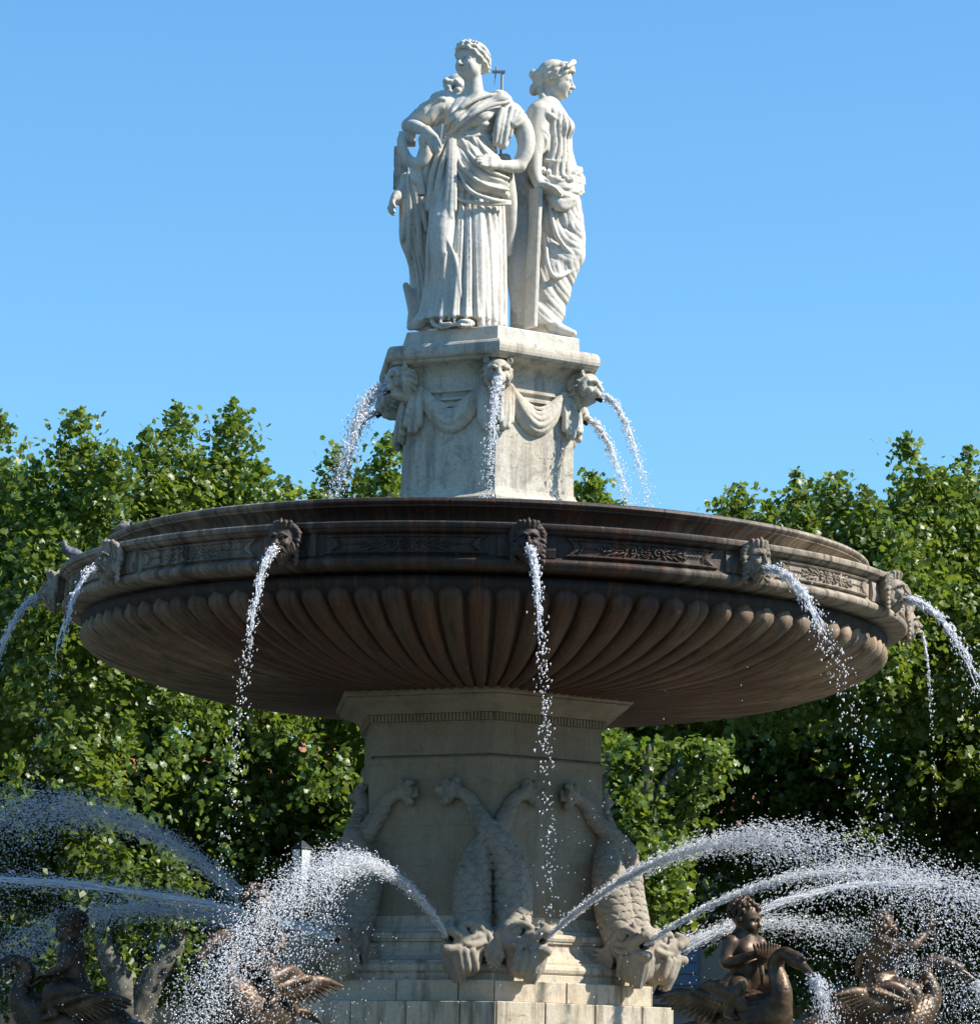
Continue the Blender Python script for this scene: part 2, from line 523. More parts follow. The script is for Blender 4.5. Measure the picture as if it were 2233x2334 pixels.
V, F = lathe([(8.3, -0.1), (8.3, 0.7), (8.34, 0.74), (8.85, 0.74), (8.9, 0.7), (8.9, 0.12), (9.05, 0.1), (9.05, -0.1)], 96, closed_profile=True)
tag(link('pool_wall', mesh_py('pool_wall', V, F), M['base_stone']), 'low round stone wall holding the fountain pool', 'wall')

# ------------------------------------------------------------------ lower pedestal
ped = empty('fountain_pedestal', (0, 0, 0))
tag(ped, 'six-sided carved limestone pedestal with dolphins carrying the great bowl', 'pedestal')
def hexdir(k): return dirv(5.0 + 60.0 * k)
def plinth_course(R, z0, z1, rin, cuts, gap=0.004):
    for k in range(6):
        A, B = hexdir(k), hexdir(k + 1)
        cc = [0.0] + cuts + [1.0]
        for i in range(len(cc) - 1):
            f0, f1 = cc[i], cc[i + 1]
            P = lambda R_, f: (A * (1 - f) + B * f) * R_
            L = (A - B).length * R
            g0, g1 = f0 + gap / L, f1 - gap / L
            dz = random.uniform(-0.0015, 0.0015); dr = random.uniform(-0.003, 0.003)
            q = [P(R + dr, g0), P(R + dr, g1), P(rin, g1), P(rin, g0)]
            bm = bmesh.new()
            lo = [bm.verts.new((p.x, p.y, z0 + 0.003)) for p in q]; hi = [bm.verts.new((p.x, p.y, z1 + dz)) for p in q]
            bm.faces.new(lo); bm.faces.new(hi[::-1])
            for j in range(4): bm.faces.new((lo[j], hi[j], hi[(j + 1) % 4], lo[(j + 1) % 4]))
            bmesh.ops.recalc_face_normals(bm, faces=bm.faces)
            bmesh.ops.bevel(bm, geom=[e for e in bm.edges], offset=0.006, segments=1, affect='EDGES')
            link('plinth_block', from_bm('plinth_block', bm), M['base_stone'], ped)
plinth_course(1.745, 1.55, 2.02, 0.9, [0.31, 0.66])
plinth_course(1.685, 2.02, 2.488, 0.9, [0.27, 0.55, 0.82])
plinth_course(1.505, 2.488, 2.652, 0.8, [0.45, 0.80])
V, F = hex_loft([(2.3, 0.0), (2.3, 0.95), (2.2, 1.05), (1.85, 1.1), (1.8, 1.55)])
link('footing', mesh_py('footing', V, F), M['base_stone'], ped)
core = [(1.40, 2.650), (1.40, 2.705), (1.385, 2.712), (1.405, 2.728), (1.412, 2.75), (1.405, 2.772), (1.385, 2.788), (1.36, 2.79), (1.36, 2.805), (1.29, 2.82), (1.235, 2.85), (1.20, 2.90), (1.19, 2.955),
        (1.215, 2.96), (1.215, 2.975), (1.225, 2.98), (1.232, 3.0), (1.225, 3.02), (1.205, 3.03), (1.15, 3.035), (1.15, 3.055), (1.115, 3.075), (1.09, 3.11), (1.083, 3.16)]
V, F = hex_loft(core); link('base_molding', mesh_py('base_molding', V, F), M['base_stone'], ped)
# shaft: three courses of stone with fine joints
zz = [3.16, 3.55, 3.86, 4.395]
for i in range(3):
    r0, r1 = 1.083 - 0.025 * (zz[i] - 3.16), 1.083 - 0.025 * (zz[i + 1] - 3.16)
    pr = [(r0 - 0.002, zz[i]), (r0, zz[i] + 0.003), (r1, zz[i + 1] - 0.003), (r1 - 0.003, zz[i + 1])]
    if i == 2: pr = [(r0 - 0.002, zz[i]), (r0, zz[i] + 0.003), (1.058, 4.30), (1.062, 4.33), (1.075, 4.352), (1.082, 4.375), (1.078, 4.39), (1.06, 4.395)]
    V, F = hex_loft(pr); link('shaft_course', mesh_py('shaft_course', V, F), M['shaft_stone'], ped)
V, F = hex_loft([(1.02, 4.39), (1.02, 4.413), (1.048, 4.415), (1.048, 4.655), (1.062, 4.66), (1.062, 4.672), (1.055, 4.675), (1.055, 4.735), (1.10, 4.738), (1.105, 4.75),
                 (1.118, 4.758), (1.135, 4.78), (1.165, 4.80), (1.205, 4.815), (1.235, 4.822), (1.275, 4.838), (1.29, 4.857), (1.285, 4.868), (1.315, 4.872), (1.325, 4.88), (1.325, 4.91), (1.25, 4.925)])
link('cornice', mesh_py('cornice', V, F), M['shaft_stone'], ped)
bm = bmesh.new()
for k in range(6):
    A, B = hexdir(k) * 1.055, hexdir(k + 1) * 1.055
    n = 34; t = (B - A).normalized(); nor = Vector((t.y, -t.x, 0)); nor = nor if nor.dot(A + B) > 0 else -nor
    R = Matrix((t, nor, Vector((0, 0, 1)))).transposed()
    for i in range(n):
        p = A + (B - A) * ((i + 0.5) / n) + nor * 0.016
        bm_box(bm, Vector((p.x, p.y, 4.706)), ((B - A).length / n * 0.34, 0.018, 0.027), R)
tag(link('dentils', from_bm('dentils', bm), M['shaft_stone'], ped), kind='stuff')
def face_text(body, k, s, z, size):
    """faint letters cut in the frieze of side k (from corner k to corner k+1)"""
    cu = bpy.data.curves.new('inscription', 'FONT'); cu.body = body; cu.size = size; cu.extrude = 0.0015; cu.align_x = 'LEFT'; cu.space_character = 1.25
    tmp = bpy.data.objects.new('tmp', cu); COL.objects.link(tmp)
    dg = bpy.context.evaluated_depsgraph_get()
    me = bpy.data.meshes.new_from_object(tmp.evaluated_get(dg)); bpy.data.objects.remove(tmp)
    A, B = hexdir(k) * 1.049, hexdir(k + 1) * 1.049
    t = (B - A).normalized(); nor = Vector((t.y, -t.x, 0))
    if nor.dot(A) < 0: nor = -nor
    X = t if t.cross(nor).z < 0 or True else -t
    mx = Matrix((t, Vector((0, 0, 1)), nor)).transposed().to_4x4(); p = A + (B - A) * s; mx.translation = (p.x, p.y, z)
    me.materials.clear()
    tag(link('inscription', me, M['letter'], ped, mx), kind='stuff')
m = NT('cut_letter'); M['letter'] = m.fin((0.31, 0.26, 0.19), 0.95)
# side from -55 deg to 5 deg is k=5, from 5 to 65 deg is k=0
face_text('S  P  VILLAUD', 5, 0.27, 4.545, 0.072); face_text('MENTER  DES  PONTETS', 5, 0.14, 4.452, 0.068)
face_text('BESSON  DIR', 0, 0.07, 4.545, 0.072); face_text('DURBEC ASN', 0, 0.03, 4.452, 0.068); face_text('FABRE', 0, 0.74, 4.452, 0.068)

# ------------------------------------------------------------------ the great bowl
bowl = empty('fountain_bowl', (0, 0, 4.92))
bowl.rotation_euler = (0, 0.008, 0)                       # it hangs a hair low on one side
tag(bowl, 'wide dark fluted stone bowl with spouting masks round its rim', 'fountain bowl')
BZ = 4.92
prof = [(1.10, 4.925), (1.45, 4.938), (1.80, 4.958), (2.15, 4.998), (2.45, 5.052), (2.72, 5.128), (2.98, 5.225), (3.15, 5.325), (3.232, 5.41), (3.245, 5.475)]
prof = [(r, z - BZ) for r, z in prof]
V, F = lathe(prof + [(3.05, 0.60), (2.9, 0.60)], 192)
link('bowl_shell', mesh_py('bowl_shell', V, F, True), M['groove'], bowl)
NF = 96
def flute_mesh():
    P = np.array(prof[:-1]); P, _ = spline(np.c_[P, np.zeros(len(P))], np.zeros(len(P)), 3); P = P[:, :2]
    # extend the tip so that it ends in a round head under the rim
    V, F = [], []; nu = 9
    L = np.r_[0, np.cumsum(np.linalg.norm(np.diff(P, axis=0), axis=1))]
    tot = L[-1]
    m = len(P)
    for i, (r, z) in enumerate(P):
        tg = P[min(i + 1, m - 1)] - P[max(i - 1, 0)]; tg /= np.linalg.norm(tg); nrm = np.array([tg[1], -tg[0]])
        hw = pi * r / NF * 0.91
        end = max(0.0, (L[i] - (tot - 0.095)) / 0.095); w = hw * sqrt(max(0.0, 1 - end * end * 0.98))
        hgt = (0.72 * w + 0.014) * (1 if end <= 0 else sqrt(max(0.02, 1 - end ** 2.4)))
        for j in range(nu):
            a = -pi / 2 + pi * j / (nu - 1)
            s = w * sin(a); b = hgt * cos(a) ** 0.8 if cos(a) > 1e-6 else 0.0
            rr = r + nrm[0] * (b - 0.004); zz_ = z + nrm[1] * (b - 0.004)
            ang = s / r
            V.append((rr * sin(ang), -rr * cos(ang), zz_))
    for i in range(m - 1):
        for j in range(nu - 1):
            a = i * nu + j
            F.append((a, a + 1, a + nu + 1, a + nu))
    F.append(tuple((m - 1) * nu + j for j in range(nu)))
    return mesh_py('flute', V, F, True)
fm = flute_mesh()
for k in range(NF):
    link('flute', fm, M['flute'], bowl, Matrix.Rotation(radians(5.0 + 360.0 / NF * (k + 0.5)), 4, 'Z'))
# rim ring in twelve stones, joints behind the masks
ringp = [(2.95, 5.47), (3.10, 5.475), (3.155, 5.50), (3.22, 5.512), (3.36, 5.522), (3.385, 5.535), (3.40, 5.553), (3.40, 5.575), (3.385, 5.59), (3.365, 5.60), (3.35, 5.615),
         (3.35, 5.765), (3.36, 5.772), (3.385, 5.778), (3.40, 5.79), (3.405, 5.80), (3.425, 5.803), (3.43, 5.812), (3.43, 5.838), (3.42, 5.848), (2.95, 5.87)]
ringp = [(r, z - BZ) for r, z in ringp]
topp = [(2.85, 5.86), (2.95, 5.872), (2.955, 5.90), (2.962, 5.93), (2.985, 5.965), (3.02, 5.995), (3.06, 6.012), (3.075, 6.014), (3.075, 6.026), (3.092, 6.034), (3.10, 6.05), (3.092, 6.07), (3.07, 6.08), (2.85, 6.085)]
topp = [(r, z - BZ) for r, z in topp]
for k in range(12):
    a = 5.0 + 30 * k
    V, F = lathe(ringp, 24, a - 15 + 15 + 0.0, a + 30 - 0.04, closed_profile=True)
    me = mesh_py('rim_stone', V, F); smooth_by_angle(me, 40); link('rim_stone', me, M['ring'], bowl)
    V, F = lathe(topp, 24, a + 20 + 0.06, a + 50 - 0.06, closed_profile=True)
    me = mesh_py('upper_rim_stone', V, F); smooth_by_angle(me, 40); link('upper_rim_stone', me, M['ring'], bowl)
V, F = lathe([(0.0, 6.03 - BZ), (1.0, 6.03 - BZ), (2.9, 6.03 - BZ)], 96)
link('bowl_water', mesh_py('bowl_water', V, F, True), M['water'], bowl)
# panels with beads and leaf scrolls between the masks, drawn in (angle, height) and bent round the rim
def on_rim(deg, z, r): d = dirv(deg); return (d.x * r, d.y * r, z - BZ)
def panel_mesh():
    """raised tablet with hollowed ends: grid strip from 5+5.2 to 5+24.8 deg (first panel)"""
    V, F = [], []; n = 40; z0, z1 = 5.622, 5.757
    def side(z, sgn):                                    # concave ends
        u = (z - (z0 + z1) / 2) / ((z1 - z0) / 2)
        return 1.15 * (1 - u * u)
    rows = 7
    for layer, (r, ins) in enumerate(((3.345, 0.0), (3.372, 0.0), (3.377, 0.13), (3.377, 0.30), (3.362, 0.42))):
        for i in range(n + 1):
            for j in range(rows):
                zc = z0 + (z1 - z0) * j / (rows - 1)
                s = side(zc, 1)
                zc2 = zc + (0.5 - j / (rows - 1)) * 2 * ins * 0.05
                a0, a1 = 4.7 + s + ins * 2.4, 25.3 - s - ins * 2.4
                V.append(on_rim(5 + a0 + (a1 - a0) * i / n, zc2, r))
    per = [(i, 0) for i in range(n + 1)] + [(n, j) for j in range(1, rows)] + [(i, rows - 1) for i in range(n - 1, -1, -1)] + [(0, j) for j in range(rows - 2, 0, -1)]
    W = (n + 1) * rows
    ix = lambda l, i, j: l * W + i * rows + j
    for l in range(4):
        for a in range(len(per)):
            b = (a + 1) % len(per)
            F.append((ix(l, *per[a]), ix(l, *per[b]), ix(l + 1, *per[b]), ix(l + 1, *per[a])))
    for i in range(n):
        for j in range(rows - 1):
            F.append((ix(4, i, j), ix(4, i + 1, j), ix(4, i + 1, j + 1), ix(4, i, j + 1)))
    me = mesh_py('relief_panel', V, F); smooth_by_angle(me, 30)
    return me
def blob(bm, deg, z, r, sx, sz, sd, rot=0.0, seg=6):
    """small carved lump on the panel: sx along the rim, sz up, sd out (metres), turned by rot"""
    q = bmesh.ops.create_uvsphere(bm, u_segments=seg + 2, v_segments=seg - 1, radius=1.0)
    d = dirv(deg); t = Vector((cos(radians(deg)), sin(radians(deg)), 0))
    R = Matrix((t, Vector((0, 0, 1)), d)).transposed() @ Matrix.Rotation(rot, 3, 'Z')
    mx = Matrix.Translation((d.x * r, d.y * r, z - BZ)) @ R.to_4x4() @ Matrix.Diagonal((sx, sz, sd, 1))
    bmesh.ops.transform(bm, matrix=mx, verts=q['verts'])
bm = bmesh.new()
for i in range(70):
    for zb in (5.7495, 5.6295):
        a = 10.6 + 18.8 * (i + 0.5) / 70
        blob(bm, a, zb, 3.375, 0.0062, 0.007, 0.009, 0, 4)
for sgn in (0, 1):
    for j in range(9):
        zc = 5.64 + 0.10 * j / 8; u = (zc - 5.69) / 0.0675
        blob(bm, (10.7 + 1.15 * (1 - u * u)) if sgn == 0 else (29.3 - 1.15 * (1 - u * u)), zc, 3.375, 0.007, 0.0055, 0.009, 0, 4)
bead_me = from_bm('bead_molding', bm, True)
bm = bmesh.new()
cA, zc, rr_ = 20.0, 5.69, 3.362
for j in range(10):                                     # centre rosette
    a = 2 * pi * j / 10
    blob(bm, cA + 0.40 * cos(a), zc + 0.026 * sin(a), rr_, 0.011, 0.006, 0.014, a)
blob(bm, cA, zc, rr_, 0.011, 0.011, 0.02)
for q in range(12):
    a = 2 * pi * q / 12
    blob(bm, cA + 0.58 * cos(a), zc + 0.038 * sin(a), rr_, 0.008, 0.008, 0.016, a)
for s in (-1, 1):
    for t in range(26):                                 # scroll with a curl
        a = t / 25 * 1.6 * pi
        rad = 0.9 * (1 - 0.55 * t / 25)
        blob(bm, cA + s * (1.75 + rad * cos(a) * 0.8), zc + 0.034 * (1 - 0.5 * t / 25) * sin(a), rr_, 0.012, 0.008, 0.017, a)
    blob(bm, cA + s * 1.75, zc + 0.004, rr_, 0.014, 0.014, 0.024)
    for x, dz, L, ro in ((3.0, 0.022, 0.045, 0.35), (3.2, -0.022, 0.045, -0.35), (3.9, 0.030, 0.040, 0.55), (4.1, -0.028, 0.040, -0.5), (4.6, 0.012, 0.034, 0.3), (4.8, -0.012, 0.034, -0.3),
                         (2.7, -0.034, 0.035, -0.9), (2.6, 0.036, 0.033, 0.9), (5.3, 0.016, 0.022, 0.6), (5.4, -0.016, 0.022, -0.6), (0.95, 0.03, 0.02, 1.2), (0.95, -0.03, 0.02, -1.2)):
        blob(bm, cA + s * x, zc + dz, rr_, L, 0.010, 0.016, s * ro)
    for q in range(6):
        blob(bm, cA + s * (5.7 + 0.42 * q), zc, rr_, 0.010 - 0.0006 * q, 0.009 - 0.0006 * q, 0.016)
    for q in range(8):
        blob(bm, cA + s * (3.0 + 0.36 * q), zc, rr_, 0.013, 0.005, 0.012)
relief_me = from_bm('scroll_relief', bm, True)
pm = panel_mesh()
for k in range(12):
    mx = Matrix.Rotation(radians(30 * k), 4, 'Z')
    p = link('relief_panel', pm, M['ring'], bowl, mx)
    tag(link('bead_molding', bead_me, M['ring'], p), kind='stuff')
    tag(link('scroll_relief', relief_me, M['ring'], p), kind='stuff')

# ------------------------------------------------------------------ upper pedestal
up = empty('upper_pedestal', (0, 0, 5.9))
tag(up, 'pale six-sided pedestal with lion heads and cloth swags above the bowl', 'pedestal')
UZ = 5.9
def upper(name, pr, mat):
    V, F = hex_loft([(r, z - UZ) for r, z in pr])
    return link(name, mesh_py(name, V, F), mat, up)
upper('base_molding', [(0.90, 5.9), (0.90, 6.40), (0.885, 6.405), (0.885, 6.475), (0.87, 6.49), (0.835, 6.50), (0.80, 6.535), (0.79, 6.56)], M['upper_stone'])
upper('shaft', [(0.783, 6.560), (0.778, 6.565), (0.772, 6.800), (0.768, 7.225), (0.768, 7.280), (0.790, 7.285), (0.790, 7.307), (0.775, 7.313), (0.755, 7.320), (0.755, 7.345), (0.785, 7.355), (0.785, 7.377), (0.768, 7.383),
               (0.768, 7.485), (0.785, 7.515), (0.830, 7.555), (0.890, 7.580)], M['upper_stone'])
upper('cornice', [(0.88, 7.575), (0.93, 7.580), (0.945, 7.590), (0.95, 7.602), (0.975, 7.608), (0.990, 7.622), (0.996, 7.645), (0.996, 7.672), (0.988, 7.698), (0.970, 7.718), (0.945, 7.728), (0.85, 7.735)], M['upper_stone'])
upper('plinth_slab', [(0.803, 7.733), (0.808, 7.738), (0.808, 7.857), (0.803, 7.863)], M['marble'])
# swags of cloth hung between the lion heads
def swag_mesh():
    A, B = hexdir(0) * 0.775, hexdir(1) * 0.775
    t = (B - A).normalized(); nor = (A + B).normalized(); ap = ((A + B) / 2).length; L = (B - A).length
    S = Sculpt((-0.42, -0.06, -0.02), (0.42, 0.16, 0.62), 0.007)
    # local x along the side, y outward, z up from 6.95
    for q, (dep, x0, r, yy, ztop) in enumerate(((0.13, 0.22, 0.016, 0.02, 0.42), (0.185, 0.235, 0.022, 0.035, 0.43), (0.24, 0.25, 0.024, 0.045, 0.44), (0.30, 0.265, 0.026, 0.045, 0.45), (0.355, 0.28, 0.022, 0.03, 0.46))):
        pts = []
        for i in range(9):
            u = -1 + i / 4
            pts.append((x0 * u, 0.008 + yy * (1 - u * u * 0.6), ztop - dep * (1 - abs(u) ** 1.8)))
        S.chain(pts, [0.012] + [r] * 7 + [0.012], 0.012, 3)
    for i in range(14):
        u = -1 + 2 * i / 13
        S.ell((0.2 * u, 0.01, 0.28 - 0.16 * (1 - u * u)), (0.05, 0.03, 0.05), 0.02)
    for s in (-1, 1):
        for q in range(4):
            S.chain([(s * (0.25 + 0.03 * q), 0.02, 0.45), (s * (0.26 + 0.035 * q), 0.045, 0.30), (s * (0.27 + 0.038 * q), 0.04 + 0.01 * (q % 2), 0.08 + 0.05 * abs(q - 1.5))], [0.014, 0.022, 0.030], 0.012, 3)
    me = S.mesh('cloth_swag')
    return me, ap
swag_me, ap = swag_mesh()
for k in range(6):
    mid = (hexdir(k) + hexdir(k + 1)).normalized(); t = (hexdir(k + 1) - hexdir(k)).normalized()
    mx = Matrix((t, mid, Vector((0, 0, 1)))).transposed().to_4x4(); mx.translation = (mid.x * 0.77 * cos(pi / 6), mid.y * 0.77 * cos(pi / 6), 6.945 - UZ)
    link('cloth_swag', swag_me, M['upper_stone'], up, mx)
# ------------------------------------------------------------------ the three marble women on top, back to back
def PA(x, y, Y): return at(860 + x * 0.277186, 60 + y * 0.277186, Y)      # two enlarged views used as drawing boards
def PB(x, y, Y): return at(860 + x * 0.277186, 400 + y * 0.277186, Y)
U = 0.277186 * 28.8 / 8296.0                                               # metres per board unit

def board(B, Y0):
    return lambda rows, k=1.0: [tuple(B(x, y, Y0 + d)) for x, y, d in rows]

def head(S, c, yaw, pitch, s, hair='wave', k=0.012):
    """stone head, s = height chin to crown; yaw 0 looks at the camera (-Y), positive turns to +X"""
    R = Matrix.Rotation(radians(yaw), 3, 'Z') @ Matrix.Rotation(radians(pitch), 3, 'X')
    def T(x, y, z): return tuple(Vector(c) + R @ (Vector((x, y, z)) * s))
    E = lambda p, r, kk=k, cut=False: S.ell(T(*p), [q * s for q in r], kk * s / 0.3, R, cut)
    E((0, 0.07, 0.10), (0.345, 0.42, 0.40))                 # skull
    E((0, -0.10, -0.14), (0.265, 0.27, 0.34), 0.03)         # face
    E((0, -0.20, -0.40), (0.115, 0.13, 0.10), 0.03)         # chin
    E((0.15, -0.10, -0.26), (0.12, 0.2, 0.14), 0.03); E((-0.15, -0.10, -0.26), (0.12, 0.2, 0.14), 0.03)
    E((0, -0.30, 0.03), (0.20, 0.08, 0.16), 0.03)           # brow
    for sx in (-1, 1):
        E((sx * 0.125, -0.385, -0.055), (0.095, 0.075, 0.058), 0.014, True)    # sockets
        E((sx * 0.125, -0.325, -0.062), (0.062, 0.05, 0.036), 0.004)          # eyes
        S.chain([T(sx * 0.045, -0.378, -0.005), T(sx * 0.13, -0.372, 0.012), T(sx * 0.215, -0.315, -0.02)], 0.022 * s, 0.02 * s, 3)
        E((sx * 0.16, -0.27, -0.17), (0.09, 0.09, 0.08), 0.03)                # cheeks
    S.chain([T(0, -0.375, 0.0), T(0, -0.425, -0.10), T(0, -0.475, -0.185)], [0.035 * s, 0.036 * s, 0.046 * s], 0.02 * s, 3)
    for sx in (-1, 1): E((sx * 0.042, -0.415, -0.19), (0.035, 0.045, 0.03), 0.012)
    E((0, -0.372, -0.275), (0.085, 0.055, 0.026), 0.008); E((0, -0.362, -0.322), (0.07, 0.055, 0.028), 0.008)
    S.chain([T(-0.085, -0.395, -0.297), T(0, -0.425, -0.294), T(0.085, -0.395, -0.297)], 0.009 * s, 0.008 * s, 3, cut=True)
    # hair: three rolled rows on each side from the parting to the nape, waved
    E((0, 0.08, 0.13), (0.365, 0.43, 0.40), 0.02)
    E((0, -0.20, -0.02), (0.01, 0.01, 0.01))
    rows = [[(0.015, -0.395, 0.255), (0.13, -0.365, 0.245), (0.245, -0.26, 0.17), (0.315, -0.10, 0.05), (0.325, 0.08, -0.04), (0.25, 0.28, -0.09), (0.10, 0.44, -0.08)],
            [(0.015, -0.37, 0.345), (0.15, -0.325, 0.335), (0.275, -0.19, 0.265), (0.345, -0.01, 0.15), (0.335, 0.17, 0.05), (0.23, 0.36, 0.0), (0.08, 0.48, 0.0)],
            [(0.015, -0.30, 0.425), (0.16, -0.245, 0.415), (0.285, -0.10, 0.34), (0.345, 0.09, 0.235), (0.31, 0.26, 0.15), (0.19, 0.42, 0.09), (0.06, 0.49, 0.08)]]
    for sx in (-1, 1):
        for q, row in enumerate(rows):
            P, _ = spline(np.array(row), np.zeros(len(row)), 4)
            for i in range(len(P)):
                w = 0.014 * sin(i * 1.55 + q * 2.0)
                n = Vector(P[i]) - Vector((0, 0.07, 0.10)); n.normalize()
                P[i] = np.array(Vector(P[i]) + n * (0.012 + w) + Vector((0, 0, 0.012 * sin(i * 1.55 + q * 2 + 1.2))))
            S.chain([T(sx * p[0], p[1], p[2]) for p in P], [(0.052 if q < 2 else 0.042) * s * (1 + 0.16 * sin(i * 1.55 + q)) for i in range(len(P))], 0.007 * s, 1)
    E((0, 0.47, -0.02), (0.15, 0.13, 0.14), 0.02)
    for q in range(7):
        E((0.14 * cos(q * 0.9), 0.50 + 0.06 * sin(q * 2.1), -0.02 + 0.12 * sin(q * 0.9)), (0.06, 0.06, 0.05), 0.01)
    if hair == 'wave':
        for i in range(11):
            a = -1.0 + 2.0 * i / 10
            S.chain([T(0.35 * sin(a), -0.30 * cos(a), 0.40 - 0.05 * abs(a)), T(0.37 * sin(a + 0.1), -0.36 * cos(a), 0.435 - 0.05 * abs(a) + 0.015 * (i % 2))], [0.03 * s, 0.022 * s], 0.006 * s, 1)
    return T

def ridges(S, pts_list, r, k=0.016, sub=5):
    for pts in pts_list:
        n = len(pts)
        rad = [r * (0.35 + 0.65 * sin(pi * (0.15 + 0.7 * i / max(1, n - 1)))) for i in range(n)]
        S.chain(pts, rad, k, sub)

def hand(S, wrist, knuck, fdir, side, s=1.0, curl=0.4, spread=0.9, k=0.006):
    """palm from wrist to knuckles, four fingers bending along fdir, thumb leaving the side of the palm"""
    w = Vector(wrist); kn = Vector(knuck); ax = (kn - w).normalized(); sd = Vector(side).normalized(); fd = Vector(fdir).normalized()
    for q in (-1, 0, 1):
        S.cone(w + sd * 0.012 * q * s, kn + sd * 0.027 * q * s, 0.024 * s, 0.02 * s, 0.015 * s)
    for q in range(4):
        o = (q - 1.5) * 0.024 * s * spread
        L = (0.075, 0.088, 0.083, 0.062)[q] * s
        a = kn + sd * o; b = a + ax * L * 0.45 + fd * L * 0.12; c_ = b + (ax * (1 - curl) + fd * curl).normalized() * L * 0.4; e = c_ + (ax * (0.6 - curl) + fd * (curl + 0.25)).normalized() * L * 0.3
        S.chain([a, b, c_, e], [0.0135 * s, 0.0125 * s, 0.0115 * s, 0.009 * s], k, 1)
    a = w + (kn - w) * 0.35 + sd * -0.03 * s; b = a + (ax * 0.6 - sd * 0.55 + fd * 0.25).normalized() * 0.045 * s; c_ = b + (ax * 0.85 + fd * 0.3).normalized() * 0.04 * s
    S.chain([a, b, c_], [0.019 * s, 0.015 * s, 0.011 * s], k * 2, 1)

def crease(u, p=0.75):
    """rounded ridges with sharp valleys, 0 at the ridge, 1 in the valley"""
    return 1.0 - np.abs(np.sin(u)) ** p
def smoothbox(x, a, b, e):
    return np.clip((x - a) / e, 0, 1) * np.clip((b - x) / e, 0, 1)
def pleat(n, amp, tw=0.0, warp=0.5, seed=0, sharp=0.7):
    def f(th, z, X, Y):
        w = warp * np.sin(2 * th + z * 2.2 + seed) + 0.35 * warp * np.sin(5 * th - z * 3.1 + 2 * seed) + tw * z
        p = np.abs(np.sin(n * 0.5 * th + w * 1.6))
        return amp * (p ** sharp - 0.62)
    return f

def finish(S, name, loc, mat, parent=None, smooth=0):
    V, Q = surface_nets(S.f, S.lo, S.h)
    V = (relax(V, Q, smooth) if smooth else V) - np.array(loc, np.float32)
    o = link(name, mesh_np(name, V, Q), mat, parent)
    if parent is None: o.location = loc
    return o

